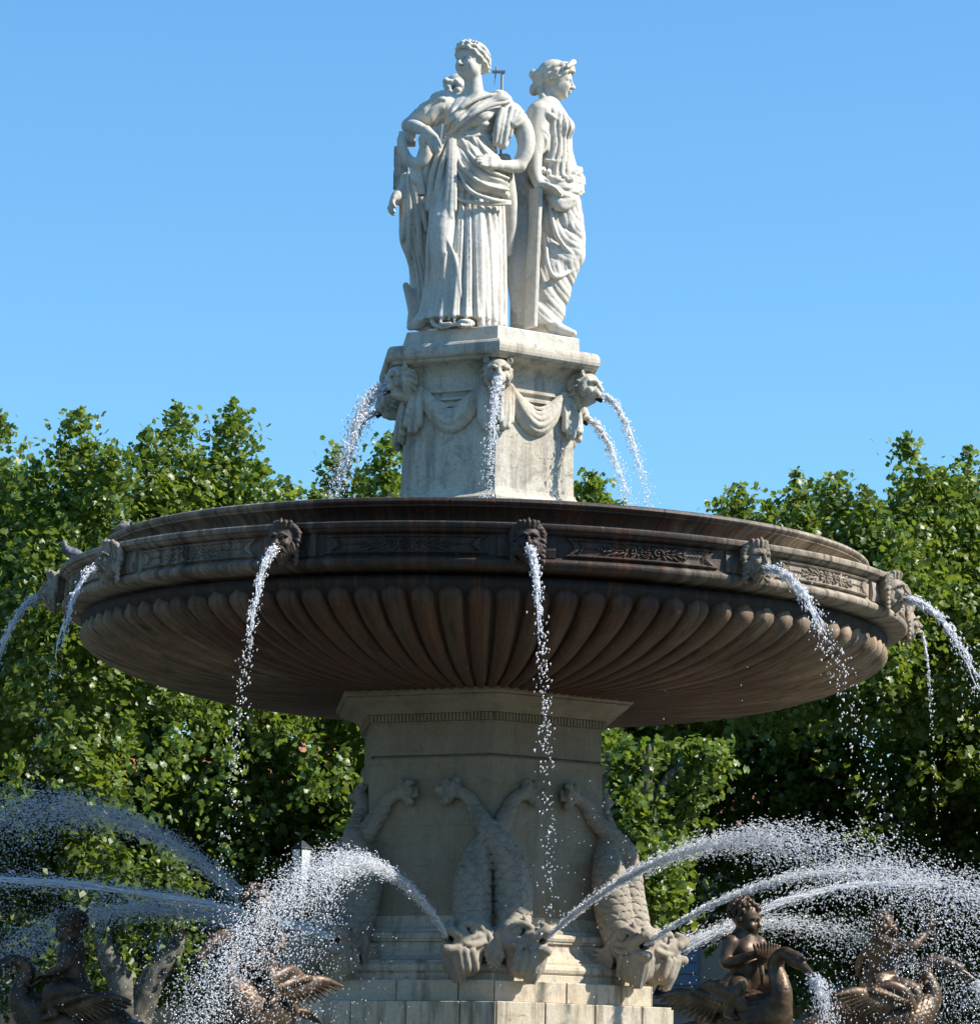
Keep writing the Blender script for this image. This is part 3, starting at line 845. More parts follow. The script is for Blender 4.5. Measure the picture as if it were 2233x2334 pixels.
SLAB = 7.863
def statue_front():
    Y = -0.36
    b = board(PA, Y); g = board(PB, Y)
    A = lambda x, y, d=0.0: PA(x, y, Y + d); B = lambda x, y, d=0.0: PB(x, y, Y + d)
    S = Sculpt((-0.80, -0.95, SLAB - 0.02), (0.36, 0.12, 10.50), 0.0080)
    zA = lambda y: A(750, y).z; xA = lambda x: A(x, 800).x; zB = lambda y: B(750, y).z
    # skirt
    sk = [(zB(y), xA(cx), Y + dy, rx * U, ry) for y, cx, dy, rx, ry in (
        (100, 745, 0.0, 296, 0.195), (250, 748, 0.0, 290, 0.195), (400, 742, -0.01, 296, 0.21), (600, 738, -0.02, 304, 0.23), (800, 730, -0.03, 312, 0.245), (1000, 724, -0.04, 322, 0.255), (1140, 716, -0.05, 335, 0.27), (1228, 706, -0.06, 348, 0.285))]
    S.loft(sk, 0.03)
    S.chain([B(600, 60, -0.06), B(520, 540, -0.215), B(560, 1150, -0.10)], [0.14, 0.092, 0.07], 0.06, 6)
    kn = B(515, 540, 0)
    cxS, czt, czb = xA(735), zB(150), zB(1228)
    def skirt_fold(x, y, z):
        th = np.arctan2(y - Y + 0.0, x - cxS)
        t = np.clip((czt - z) / (czt - czb), 0, 1)
        w = 0.35 * np.sin(2 * th + 0.7) + 0.16 * np.sin(3 * th + 1.1 * z)
        u = 11.5 * th + 1.3 * w + 0.35 * np.sin(2.3 * z + th * 2)
        knee = np.exp(-((x - kn.x) ** 2 / 0.007 + (z - kn.z) ** 2 / 0.10))
        leftness = np.clip((kn.x + 0.10 - x) / 0.2, 0, 1)
        amp = (0.022 + 0.022 * t) * (1 - 0.92 * knee) * (1 - 0.25 * leftness)
        fine = 0.010 * crease(23 * th + 2.1 * w + 0.3 * z) * (1 - knee)
        return (amp * (crease(u) - 0.35) + fine) * smoothbox(z, czb - 0.5, czt + 0.10, 0.06)
    S.disp(skirt_fold, (-0.8, -0.95, SLAB), (0.36, 0.12, czt + 0.12))
    ridges(S, [g([(560, 640, -0.285), (520, 900, -0.25), (470, 1150, -0.27)]), g([(600, 600, -0.27), (612, 900, -0.27), (590, 1180, -0.31)]), g([(640, 420, -0.21), (652, 800, -0.26), (632, 1200, -0.32)]),
               g([(560, 500, -0.285), (640, 700, -0.27), (690, 1000, -0.29)]), g([(440, 300, -0.14), (418, 600, -0.17), (408, 980, -0.14)])], 0.020, 0.010)
    for x, r in ((848, 0.030), (900, 0.026), (948, 0.032), (998, 0.026), (1032, 0.03)):
        S.chain(g([(x - 8, 190, -0.172 + 0.0009 * abs(x - 850)), (x, 600, -0.215 + 0.0009 * (x - 850)), (x + 4, 1222, -0.262 + 0.0010 * (x - 850))]), [r * 0.7, r, r * 1.15], 0.006, 4)
    # hem pooling at the base, left
    S.chain(g([(430, 980, -0.06), (400, 1130, -0.10), (330, 1215, -0.12), (270, 1245, -0.06)]), [0.05, 0.06, 0.05, 0.03], 0.03, 4)
    S.chain(g([(470, 1100, -0.2), (450, 1200, -0.22), (520, 1245, -0.29), (640, 1225, -0.33)]), [0.016, 0.020, 0.018, 0.012], 0.02, 4)
    S.chain(g([(560, 1130, -0.28), (520, 1215, -0.33), (600, 1215, -0.36)]), [0.012, 0.016, 0.012], 0.02, 4)
    # toes
    S.ell(B(725, 1218, -0.35), (0.075, 0.10, 0.035), 0.02)
    for i in range(4): S.cone(B(690 + 24 * i, 1222, -0.41 + 0.01 * i), B(688 + 25 * i, 1232, -0.455 + 0.012 * i), 0.018, 0.015, 0.006)
    # hips, overfold of the tunic
    ov = [(zA(y), xA(cx), Y, rx * U, ry) for y, cx, rx, ry in (
        (890, 752, 192, 0.125), (950, 750, 222, 0.15), (1050, 745, 265, 0.19), (1150, 748, 298, 0.215), (1250, 756, 326, 0.228), (1340, 762, 334, 0.228), (1405, 765, 330, 0.215))]
    S.loft(ov, 0.008)
    cc = A(1090, 800)
    def hip_fold(x, y, z):
        r = np.sqrt((x - cc.x) ** 2 + ((z - cc.z) * 0.95) ** 2)
        m = smoothbox(x, A(610, 0).x, A(1200, 0).x, 0.08) * smoothbox(r, 0.14, 0.75, 0.06) * smoothbox(z, zA(1440), zA(915), 0.03)
        a = np.arctan2(z - cc.z, x - cc.x)
        left = smoothbox(x, A(380, 0).x, A(650, 0).x, 0.05) * smoothbox(z, zA(1440), zA(915), 0.03)
        ul = 62 * (x - A(560, 0).x) / (1 + 1.3 * (zA(915) - z)) + 0.8 * np.sin(5 * z)
        return m * (0.026 * crease(r * 34 + 0.8 * np.sin(a * 3 + 1) + 0.5 * np.sin(a * 7)) + 0.009 * crease(r * 75 + np.sin(a * 4) * 1.5)) + left * 0.024 * crease(ul) - 0.006 * (m + left)
    S.disp(hip_fold, (-0.6, -0.75, zA(1450)), (0.3, -0.25, zA(900)))
    ridges(S, [b([(640, 1010, -0.18), (700, 1160, -0.235), (860, 1290, -0.235), (1075, 1345, -0.10)]), b([(690, 960, -0.15), (790, 1090, -0.21), (930, 1190, -0.20), (1075, 1250, -0.08)]),
               b([(660, 1180, -0.225), (760, 1350, -0.245), (930, 1420, -0.225), (1090, 1440, -0.09)])], 0.020, 0.008)
    S.chain(b([(630, 1380, -0.22), (690, 1428, -0.23), (880, 1458, -0.22), (1090, 1462, -0.10)]), [0.010, 0.014, 0.018, 0.014], 0.012, 5)
    for r_ in ([(560, 930, -0.13), (500, 1060, -0.18), (450, 1250, -0.16), (425, 1490, -0.14)], [(590, 960, -0.15), (540, 1100, -0.21), (500, 1300, -0.205), (490, 1515, -0.19)], [(540, 940, -0.10), (470, 1080, -0.12), (425, 1280, -0.10), (405, 1440, -0.08)]):
        S.chain(b(r_), [0.018, 0.024, 0.03, 0.034], 0.008, 4, flat=((0, 1, 0), 1.5))
    # loose end of the girdle hanging in front
    for x0, x1, r, e in ((596, 560, 0.020, 1575), (618, 595, 0.023, 1560), (640, 628, 0.017, 1500)):
        S.chain([A(x0, 925, -0.15), A(x0 - 4, 1100, -0.225), A((x0 + x1) / 2, 1350, -0.255), A(x1, e, -0.25)], [r * 0.7, r, r * 1.2, r * 1.5], 0.005, 4)
    # chest
    ch = [(zA(y), xA(cx), Y + dy, rx * U, ry) for y, cx, dy, rx, ry in (
        (545, 800, 0.02, 105, 0.085), (590, 800, 0.02, 225, 0.105), (650, 795, 0.01, 272, 0.13), (720, 785, 0.0, 262, 0.15), (800, 768, 0.0, 225, 0.148), (900, 752, 0.0, 192, 0.125))]
    S.loft(ch, 0.015)
    S.ell(A(655, 765, -0.115), (0.08, 0.075, 0.085), 0.05); S.ell(A(850, 760, -0.115), (0.08, 0.075, 0.085), 0.05)
    S.chain([A(500, 640, 0.0), A(560, 600, 0.0)], [0.085, 0.08], 0.05); S.chain([A(1095, 690, 0.02), A(1000, 600, 0.0)], [0.085, 0.08], 0.05)
    q0 = A(760, 905)
    def chest_fold(x, y, z):
        dx, dz = x - q0.x, z - q0.z
        # diagonal mantle: folds fan out from the left of the waist up to her left shoulder
        ox, oz = x - A(430, 0).x, z - A(0, 1000).z
        an = np.arctan2(oz, ox); rr = np.sqrt(ox ** 2 + oz ** 2)
        m = smoothbox(an, 0.20, 0.98, 0.10) * smoothbox(z, zA(900), zA(545), 0.02) * smoothbox(rr, 0.12, 0.9, 0.05)
        d1 = m * (0.024 * crease(an * 17 + 0.6 * np.sin(rr * 9)) + 0.008 * crease(an * 41 + 1.5 * np.sin(rr * 7)))
        # her right breast: short folds gathered into the belt
        m2 = smoothbox(an, 0.98, 1.75, 0.10) * smoothbox(z, zA(900), zA(600), 0.03)
        d2 = m2 * 0.015 * crease(90 * (x - A(580, 0).x) + 6 * np.sin(z * 8))
        m3 = smoothbox(z, zA(903), zA(800), 0.03) * smoothbox(x, A(700, 0).x, A(960, 0).x, 0.05)
        d3 = m3 * 0.014 * crease(80 * (x - q0.x) - 30 * dz)
        return d1 + d2 + d3 * (1 - m) - 0.004
    S.disp(chest_fold, (-0.62, -0.78, zA(905)), (0.25, -0.30, zA(540)))
    S.chain(b([(555, 905, -0.07), (640, 917, -0.12), (752, 908, -0.14), (860, 892, -0.12), (950, 915, -0.06)]), 0.013, 0.003, 4)
    ridges(S, [b([(1085, 620, -0.08), (930, 650, -0.16), (760, 735, -0.215), (600, 875, -0.15)]), b([(1010, 552, -0.04), (850, 580, -0.11), (690, 665, -0.165), (560, 800, -0.125)])], 0.020, 0.008)
    # neck and head
    S.chain([A(795, 600, 0.0), A(785, 430, -0.03)], [0.085, 0.072], 0.03)
    head(S, A(775, 288, -0.04), -40, -4, 0.335)
    # her right arm over the tablet
    S.chain([A(500, 660, 0.0), A(385, 715, -0.01), A(262, 815, -0.03)], [0.088, 0.076, 0.060], 0.03, 4)
    S.chain([A(262, 818, -0.03), A(325, 830, -0.13), A(398, 855, -0.22)], [0.062, 0.056, 0.038], 0.02, 4)
    hand(S, A(398, 855, -0.22), A(445, 920, -0.25), (0.25, 0.1, -1), (0.9, -0.3, 0.3), 1.25, 0.5)
    # short sleeve bunched above the elbow
    S.cone(A(525, 650, -0.02), A(425, 735, -0.03), 0.105, 0.100, 0.03)
    sp, se = A(525, 650, -0.02), A(425, 735, -0.03); sa = (se - sp).normalized()
    def sleeve_fold(x, y, z):
        t = (x - sp.x) * sa.x + (y - sp.y) * sa.y + (z - sp.z) * sa.z
        px, pz = -sa.z, sa.x
        w = (x - sp.x) * px + (z - sp.z) * pz
        return smoothbox(t, -0.08, 0.2, 0.04) * smoothbox(w, -0.17, 0.17, 0.03) * (0.022 * crease(w * 34 + 2.5 * t + 0.7 * np.sin(t * 20)) - 0.006)
    S.disp(sleeve_fold, (-0.75, -0.7, zA(900)), (A(560, 0).x, 0.1, zA(560)))
    # her left arm, hand on the hip
    S.chain([A(1105, 720, 0.02), A(1200, 850, 0.02), A(1222, 1000, 0.0), A(1168, 1135, -0.02)], [0.088, 0.082, 0.070, 0.058], 0.02, 4)
    S.chain([A(1162, 1145, -0.02), A(1080, 1150, -0.09), A(1000, 1135, -0.17)], [0.056, 0.050, 0.036], 0.015, 4)
    hand(S, A(1000, 1135, -0.175), A(930, 1115, -0.23), (-0.8, 0.4, -0.3), (0.0, -0.3, -1.0), 1.25, 0.08)
    # sleeve falling from her left shoulder
    for r_ in ([(1060, 640, -0.06), (1025, 800, -0.115), (1000, 960, -0.10)], [(1105, 670, -0.07), (1065, 820, -0.105), (1040, 970, -0.085)], [(1140, 690, -0.06), (1110, 790, -0.08), (1085, 900, -0.06)],
               [(1020, 680, -0.10), (985, 820, -0.135), (965, 945, -0.115)], [(1185, 700, -0.03), (1165, 750, -0.07), (1100, 790, -0.10)], [(1210, 740, 0.0), (1190, 780, -0.05), (1130, 810, -0.08)], [(1070, 955, -0.03), (1030, 985, -0.06), (970, 962, -0.10)]):
        S.chain(b(r_), [0.022] + [0.028] * (len(r_) - 2) + [0.024], 0.005, 4)
    # cloth behind her on the right
    for x in (1050, 1080, 1105):
        S.chain(g([(x - 40, -150, 0.08), (x, 150, 0.06), (x + 5, 400, 0.08), (x - 20, 640, 0.1)]), [0.03, 0.04, 0.04, 0.02], 0.02, 4)
    S.disp(lambda x, y, z: 0.0008 * vnoise(x * 55, y * 55, z * 55, 3))
    loc = (-0.16, -0.36, SLAB)
    o = finish(S, 'statue', loc, M['marble'])
    tag(o, 'white marble robed woman at the front, hand on hip, facing left', 'statue', 'marble women on top of the fountain')
    # the lyre-shaped horn under her right forearm
    S = Sculpt((-0.92, -0.75, 9.0), (-0.2, -0.15, 9.80), 0.008)
    S.chain([A(385, 930, -0.18), A(400, 1050, -0.17), A(350, 1125, -0.16), A(270, 1110, -0.14), A(215, 1030, -0.12), A(200, 930, -0.10)], [0.05, 0.052, 0.048, 0.046, 0.044, 0.04], 0.01, 5)
    S.box(A(245, 925, -0.02), (0.068, 0.09, 0.045), 0.012, None, 0.01)
    S.chain([A(330, 1130, -0.14), A(330, 1230, -0.12), A(370, 1380, -0.1), A(390, 1480, -0.08)], [0.05, 0.045, 0.04, 0.03], 0.02, 4)
    S.chain([A(300, 1150, -0.12), A(300, 1250, -0.14), A(340, 1290, -0.13)], [0.03, 0.03, 0.03], 0.02, 4)
    h_ = finish(S, 'lyre', loc, M['marble'], o)

def statue_right():
    Y = 0.02
    b = board(PA, Y); g = board(PB, Y)
    A = lambda x, y, d=0.0: PA(x, y, Y + d); B = lambda x, y, d=0.0: PB(x, y, Y + d)
    S = Sculpt((-0.10, -0.48, SLAB - 0.02), (0.86, 0.50, 10.42), 0.0080)
    zA = lambda y: A(1400, y).z; zB = lambda y: B(1400, y).z; xA = lambda x: A(x, 800).x
    sk = [(zB(y), xA(cx), Y, rx * U, ry) for y, cx, rx, ry in (
        (60, 1440, 225, 0.22), (200, 1430, 225, 0.225), (400, 1430, 245, 0.23), (550, 1430, 264, 0.235), (680, 1425, 272, 0.235), (800, 1400, 255, 0.23), (950, 1375, 238, 0.225), (1100, 1355, 208, 0.225), (1250, 1345, 195, 0.23))]
    S.loft(sk, 0.03)
    S.chain([B(1500, 50, -0.06), B(1605, 600, -0.05), B(1510, 800, -0.03), B(1420, 1200, -0.02)], [0.15, 0.10, 0.10, 0.07], 0.08, 5)
    c1, c2 = B(1790, 330), B(1760, 720)
    def skirt_fold(x, y, z):
        r1 = np.sqrt((x - c1.x) ** 2 + (z - c1.z) ** 2); a1 = np.arctan2(z - c1.z, x - c1.x)
        r2 = np.sqrt((x - c2.x) ** 2 + (z - c2.z) ** 2)
        zk = zB(700) + 0.25 * (x - B(1690, 0).x)
        up_ = np.clip((z - zk) / 0.10 + 0.5, 0, 1)
        m = smoothbox(x, B(1290, 0).x, B(1790, 0).x, 0.05) * smoothbox(z, SLAB - 0.1, zB(170), 0.05)
        edge = np.clip((B(1720, 0).x - x) / 0.10, 0.25, 1)
        d1 = 0.021 * crease(r1 * 22 + 0.7 * np.sin(a1 * 5)) + 0.009 * crease(r1 * 61 + np.sin(a1 * 6))
        d2 = 0.020 * crease(r2 * 24 + 0.8 * np.sin(z * 6)) + 0.008 * crease(r2 * 60)
        return m * edge * (up_ * d1 + (1 - up_) * d2 - 0.009)
    S.disp(skirt_fold, (-0.1, -0.48, SLAB - 0.02), (0.86, 0.5, zB(150)))
    ridges(S, [g([(1410, 230, -0.235), (1470, 480, -0.27), (1570, 620, -0.19), (1690, 690, -0.05)]), g([(1380, 480, -0.235), (1400, 730, -0.28), (1470, 830, -0.24), (1640, 760, -0.08)]),
               g([(1540, 200, -0.2), (1610, 380, -0.16), (1680, 520, -0.04)])], 0.022, 0.010)
    # rolled mantle round the hips
    ridges(S, [b([(1340, 1230, -0.22), (1450, 1330, -0.27), (1580, 1320, -0.20), (1680, 1240, -0.05)]), b([(1350, 1290, -0.23), (1470, 1390, -0.27), (1600, 1370, -0.20), (1690, 1300, -0.05)]), b([(1370, 1350, -0.24), (1480, 1440, -0.27), (1590, 1420, -0.2), (1675, 1360, -0.06)]),
               b([(1360, 1180, -0.2), (1470, 1260, -0.25), (1590, 1240, -0.18), (1660, 1180, -0.04)]), b([(1400, 1400, -0.25), (1500, 1480, -0.26), (1620, 1450, -0.17)])], 0.042, 0.016)
    def roll_fold(x, y, z):
        m = smoothbox(x, A(1300, 0).x, A(1790, 0).x, 0.05) * smoothbox(z, zA(1500), zA(1170), 0.04)
        r = np.sqrt((x - A(1600, 0).x) ** 2 * 0.6 + (z - zA(900)) ** 2)
        return m * (0.015 * crease(r * 36 + 0.9 * np.sin(x * 16)) + 0.005 * crease(r * 90 + np.sin(x * 20)) - 0.005)
    S.disp(roll_fold, (0.0, -0.48, zA(1510)), (0.86, 0.4, zA(1160)))
    # cloth gathered on her left hip, hanging
    ridges(S, [b([(1150, 1150, -0.02), (1170, 1300, -0.10), (1250, 1400, -0.18), (1320, 1390, -0.2)]), b([(1200, 1170, -0.08), (1215, 1290, -0.15), (1290, 1360, -0.2)]), b([(1120, 1200, 0.04), (1140, 1340, -0.06), (1200, 1440, -0.14)]),
               b([(1130, 1330, 0.0), (1180, 1450, -0.1), (1280, 1450, -0.2)])], 0.038, 0.014)
    S.loft([(zB(y), xA(cx), Y + 0.05, rx * U, 0.19) for y, cx, rx in ((-60, 1240, 115), (200, 1230, 100), (500, 1215, 115), (800, 1205, 115), (1000, 1215, 100), (1240, 1225, 105))], 0.03, pleat(20, 0.02, 0.3, 0.4, 5))
    for x0, x1 in ((1165, 1120), (1210, 1150), (1150, 1090)):
        S.chain(g([(x0, 100, -0.12), (x0 - 20, 500, -0.13), (x1, 760, -0.12), (x1 + 40, 1100, -0.12)]), [0.03, 0.035, 0.035, 0.03], 0.015, 4)
    # torso in profile, chest to the right
    to = [(zA(y), xA(cx), Y, rx * U, ry) for y, cx, rx, ry in (
        (600, 1400, 75, 0.09), (660, 1385, 140, 0.16), (740, 1400, 175, 0.235), (830, 1425, 170, 0.22), (930, 1440, 168, 0.20), (1020, 1450, 165, 0.195), (1120, 1470, 172, 0.21), (1220, 1480, 190, 0.22), (1320, 1470, 215, 0.23))]
    S.loft(to, 0.02)
    S.ell(A(1535, 830, -0.10), (0.085, 0.085, 0.09), 0.04); S.ell(A(1535, 830, 0.12), (0.085, 0.085, 0.09), 0.04)
    def torso_fold(x, y, z):
        th = np.arctan2(y - Y, x - xA(1440))
        m = smoothbox(z, zA(1330), zA(700), 0.06) * np.clip((x - xA(1330)) / 0.06, 0, 1)
        return m * (0.017 * crease(th * 13 + 1.2 * np.sin(z * 7) + 0.6 * np.sin(z * 17)) + 0.008 * crease(th * 31 + 2 * np.sin(z * 9)) - 0.005)
    S.disp(torso_fold, (0.1, -0.45, zA(1340)), (0.86, 0.5, zA(690)))
    S.chain(b([(1390, 1105, -0.19), (1470, 1115, -0.2), (1550, 1105, -0.15), (1600, 1090, -0.05)]), 0.022, 0.01, 4)
    # near arm down to the tablet
    S.chain([A(1330, 720, -0.16), A(1305, 880, -0.21), A(1290, 1050, -0.25), A(1295, 1200, -0.28), A(1325, 1300, -0.30)], [0.105, 0.088, 0.068, 0.056, 0.042], 0.03, 4)
    hand(S, A(1330, 1300, -0.30), A(1395, 1320, -0.31), (0.7, 0, -0.7), (0.1, -0.9, 0.2), 1.25, 0.5)
    ridges(S, [b([(1250, 740, -0.12), (1330, 830, -0.26), (1400, 900, -0.22), (1390, 1010, -0.2)]), b([(1330, 860, -0.27), (1380, 930, -0.24), (1365, 1030, -0.22)]), b([(1270, 700, -0.15), (1400, 720, -0.24), (1470, 760, -0.2)])], 0.024, 0.012)
    S.chain([A(1400, 700, 0.14), A(1420, 900, 0.22), A(1500, 1080, 0.22)], [0.095, 0.08, 0.06], 0.03, 4)
    # neck, head
    S.chain([A(1400, 690, 0.0), A(1425, 520, 0.0)], [0.085, 0.07], 0.03)
    T = head(S, A(1470, 440, 0.0), 84, 4, 0.325, 'bun')
    for x, y, r in ((1290, 395, 0.045), (1330, 420, 0.06), (1300, 510, 0.05), (1345, 490, 0.06), (1285, 535, 0.035)):
        S.ell(A(x, y, 0.0), (r, r * 1.1, r), 0.015)
    S.chain([A(1330, 500, -0.03), A(1350, 560, -0.06), A(1385, 620, -0.08)], [0.03, 0.03, 0.018], 0.01, 4)
    S.chain([A(1560, 330, -0.13), A(1600, 300, -0.05), A(1610, 295, 0.04), A(1570, 320, 0.13)], [0.014, 0.026, 0.026, 0.014], 0.008, 3)
    # foot
    S.chain([B(1440, 1240, -0.1), B(1530, 1275, -0.12), B(1610, 1300, -0.13)], [0.06, 0.045, 0.03], 0.02, 4)
    S.box((B(1520, 1305, -0.1).x, B(1520, 1305, -0.1).y, SLAB + 0.02), (0.10, 0.10, 0.03), 0.01)
    S.disp(lambda x, y, z: 0.0008 * vnoise(x * 55, y * 55, z * 55, 4))
    loc = (0.42, 0.02, SLAB)
    o = finish(S, 'statue', loc, M['marble'])
    tag(o, 'white marble robed woman in profile on the right, hand on a tall slab', 'statue', 'marble women on top of the fountain')
    # tall slab under her hand
    S = Sculpt((0.0, -0.56, SLAB - 0.01), (0.52, -0.02, 9.25), 0.0085)
    top, bot = B(1330, 105, -0.30), B(1235, 1240, -0.30)
    ax = (top - bot).normalized(); R = Matrix((Vector((-0.80, -0.60, 0)), ax.cross(Vector((-0.80, -0.60, 0))).normalized(), ax)).transposed()
    S.box((top + bot) / 2 + Vector((-0.0, 0.03, 0.0)), (0.024, 0.068, (top - bot).length / 2), 0.01, R, 0.012)
    S.disp(lambda x, y, z: 0.0022 * vnoise(x * 40, y * 40, z * 40, 6))
    finish(S, 'tablet', loc, M['marble'], o)

def statue_back():
    Y = 0.26
    b = board(PA, Y); g = board(PB, Y)
    A = lambda x, y, d=0.0: PA(x, y, Y + d); B = lambda x, y, d=0.0: PB(x, y, Y + d)
    S = Sculpt((-0.90, -0.20, SLAB - 0.02), (0.22, 0.66, 10.25), 0.0100)
    zA = lambda y: A(600, y).z; zB = lambda y: B(600, y).z; xA = lambda x: A(x, 800).x
    S.loft([(zB(y), xA(cx), Y + 0.05, rx * U, 0.24) for y, cx, rx in ((-150, 560, 250), (100, 530, 270), (400, 520, 270), (700, 520, 240), (1000, 520, 230), (1230, 520, 250))], 0.03, pleat(24, 0.025, 0.3, 0.5, 4))
    S.loft([(zA(y), xA(cx), Y + 0.08, rx * U, 0.16) for y, cx, rx in ((560, 610, 110), (640, 590, 270), (760, 580, 270), (900, 570, 220), (1080, 560, 250))], 0.03, pleat(24, 0.012, 0.3, 0.5, 4))
    S.chain([A(620, 600, 0.08), A(620, 500, 0.05)], [0.08, 0.07], 0.03)
    head(S, A(640, 520, 0.08), 215, 0, 0.25)
    for x, y in ((560, 430), (575, 480), (600, 440), (640, 430), (670, 460), (590, 520), (650, 500)):
        S.ell(A(x + 8, y + 22, -0.05), (0.034, 0.045, 0.03), 0.012)
    # far arm coming round on the left with the cloth over it, fist clenched
    S.chain([A(420, 1235, -0.02), A(300, 1290, -0.08), A(215, 1345, -0.13), A(172, 1395, -0.15)], [0.07, 0.065, 0.055, 0.042], 0.02, 4)
    hand(S, A(170, 1385, -0.15), A(130, 1430, -0.17), (0.5, -0.3, -1), (0.3, -0.9, 0.3), 1.35, 0.85)
    S.ell(B(165, 185, -0.15), (0.055, 0.06, 0.06), 0.02)
    # hanging drapery on the left
    S.loft([(zB(y), xA(cx), Y - 0.05, rx * U, 0.15) for y, cx, rx in ((20, 300, 95), (200, 310, 110), (400, 315, 115), (560, 320, 110), (700, 350, 85), (900, 390, 70), (1180, 420, 90))], 0.03, pleat(22, 0.030, 0.2, 0.5, 2))
    ridges(S, [g([(235, 60, -0.14), (230, 300, -0.18), (210, 480, -0.2), (200, 540, -0.18)]), g([(265, 60, -0.18), (270, 300, -0.2), (260, 520, -0.2), (265, 680, -0.18)]), g([(300, 30, -0.19), (330, 300, -0.2), (350, 560, -0.2), (380, 800, -0.15)]),
               g([(330, 20, -0.18), (370, 250, -0.2), (400, 450, -0.2)]), g([(230, 520, -0.16), (250, 620, -0.17), (285, 690, -0.15)]), g([(330, 700, -0.15), (345, 900, -0.14), (360, 1180, -0.16)])], 0.026, 0.014)
    # plough-like prow at her feet
    for f in (0.0, 1.0):
        S.cone(B(370, 1180, -0.12 + 0.1 * f), B(232, 900, -0.2), 0.10, 0.012, 0.03, flat=((0.82, 0, 0.57), 0.9))
    S.chain([B(340, 1210, -0.16), B(300, 1100, -0.18), B(235, 905, -0.2)], [0.06, 0.045, 0.018], 0.03, 4)
    S.chain([B(330, 930, -0.15), B(390, 985, -0.13), B(430, 1050, -0.1)], [0.03, 0.04, 0.05], 0.03, 3)
    loc = (-0.22, 0.30, SLAB)
    o = finish(S, 'statue', loc, M['marble'])
    tag(o, 'white marble robed woman mostly hidden behind the front one, fist out at left', 'statue', 'marble women on top of the fountain')
    # flat tablet standing behind her arm
    S = Sculpt((-0.82, 0.0, 9.0), (-0.3, 0.5, 9.75), 0.009)
    tl, br = A(112, 968, 0.02), A(330, 1180, 0.02)
    S.box((A(180, 1160, 0.03)), (0.072, 0.025, 0.185), 0.008, Matrix.Rotation(radians(-14), 3, 'Z'), 0.006)
    S.box((A(114, 1155, -0.01)), (0.014, 0.05, 0.19), 0.006, Matrix.Rotation(radians(-14), 3, 'Z'), 0.005)
    S.disp(lambda x, y, z: 0.004 * vnoise(x * 60, y * 60, z * 60, 8))
    finish(S, 'tablet', loc, M['upper_stone'], o)

statue_front(); statue_right(); statue_back()

# iron rod with a cross-piece behind the heads
bm = bmesh.new()
Y = 0.18
p0, p1 = PA(1012, 900, Y), PA(1026, 378, Y)
def bm_tube(bm, a, b, r, seg=8, r2=None):
    a, b = Vector(a), Vector(b); r2 = r if r2 is None else r2
    q = (b - a).to_track_quat('Z', 'Y').to_matrix()
    A = [bm.verts.new(a + q @ Vector((r * cos(2 * pi * i / seg), r * sin(2 * pi * i / seg), 0))) for i in range(seg)]
    B_ = [bm.verts.new(b + q @ Vector((r2 * cos(2 * pi * i / seg), r2 * sin(2 * pi * i / seg), 0))) for i in range(seg)]
    for i in range(seg): bm.faces.new((A[i], A[(i + 1) % seg], B_[(i + 1) % seg], B_[i]))
    bm.faces.new(A[::-1]); bm.faces.new(B_)
m = NT('grey_iron'); M['iron'] = m.fin((0.22, 0.22, 0.22), 0.5, metal=0.5)
rod = empty('iron_rod', (p0.x, p0.y, SLAB))
tag(rod, 'thin grey iron rod with a hooked cross-piece between the two statue heads', 'metal rod')
def local(o, vs): return [Vector(v) - o.location for v in vs]
bm_tube(bm, Vector((p0.x, p0.y, SLAB)) - rod.location, p1 - rod.location, 0.011)
link('pole', from_bm('pole', bm, True), M['iron'], rod)
bm = bmesh.new()
a, b_ = PA(942, 366, Y) - rod.location, PA(1050, 378, Y) - rod.location
bm_box(bm, (a + b_) / 2, ((b_ - a).length / 2, 0.012, 0.010))
bm_tube(bm, PA(972, 372, Y) - rod.location, PA(962, 480, Y) - rod.location, 0.007, 6, 0.003)
bm_tube(bm, PA(978, 360, Y) - rod.location, PA(978, 332, Y) - rod.location, 0.009, 6)
link('cross_piece', from_bm('cross_piece', bm), M['iron'], rod)
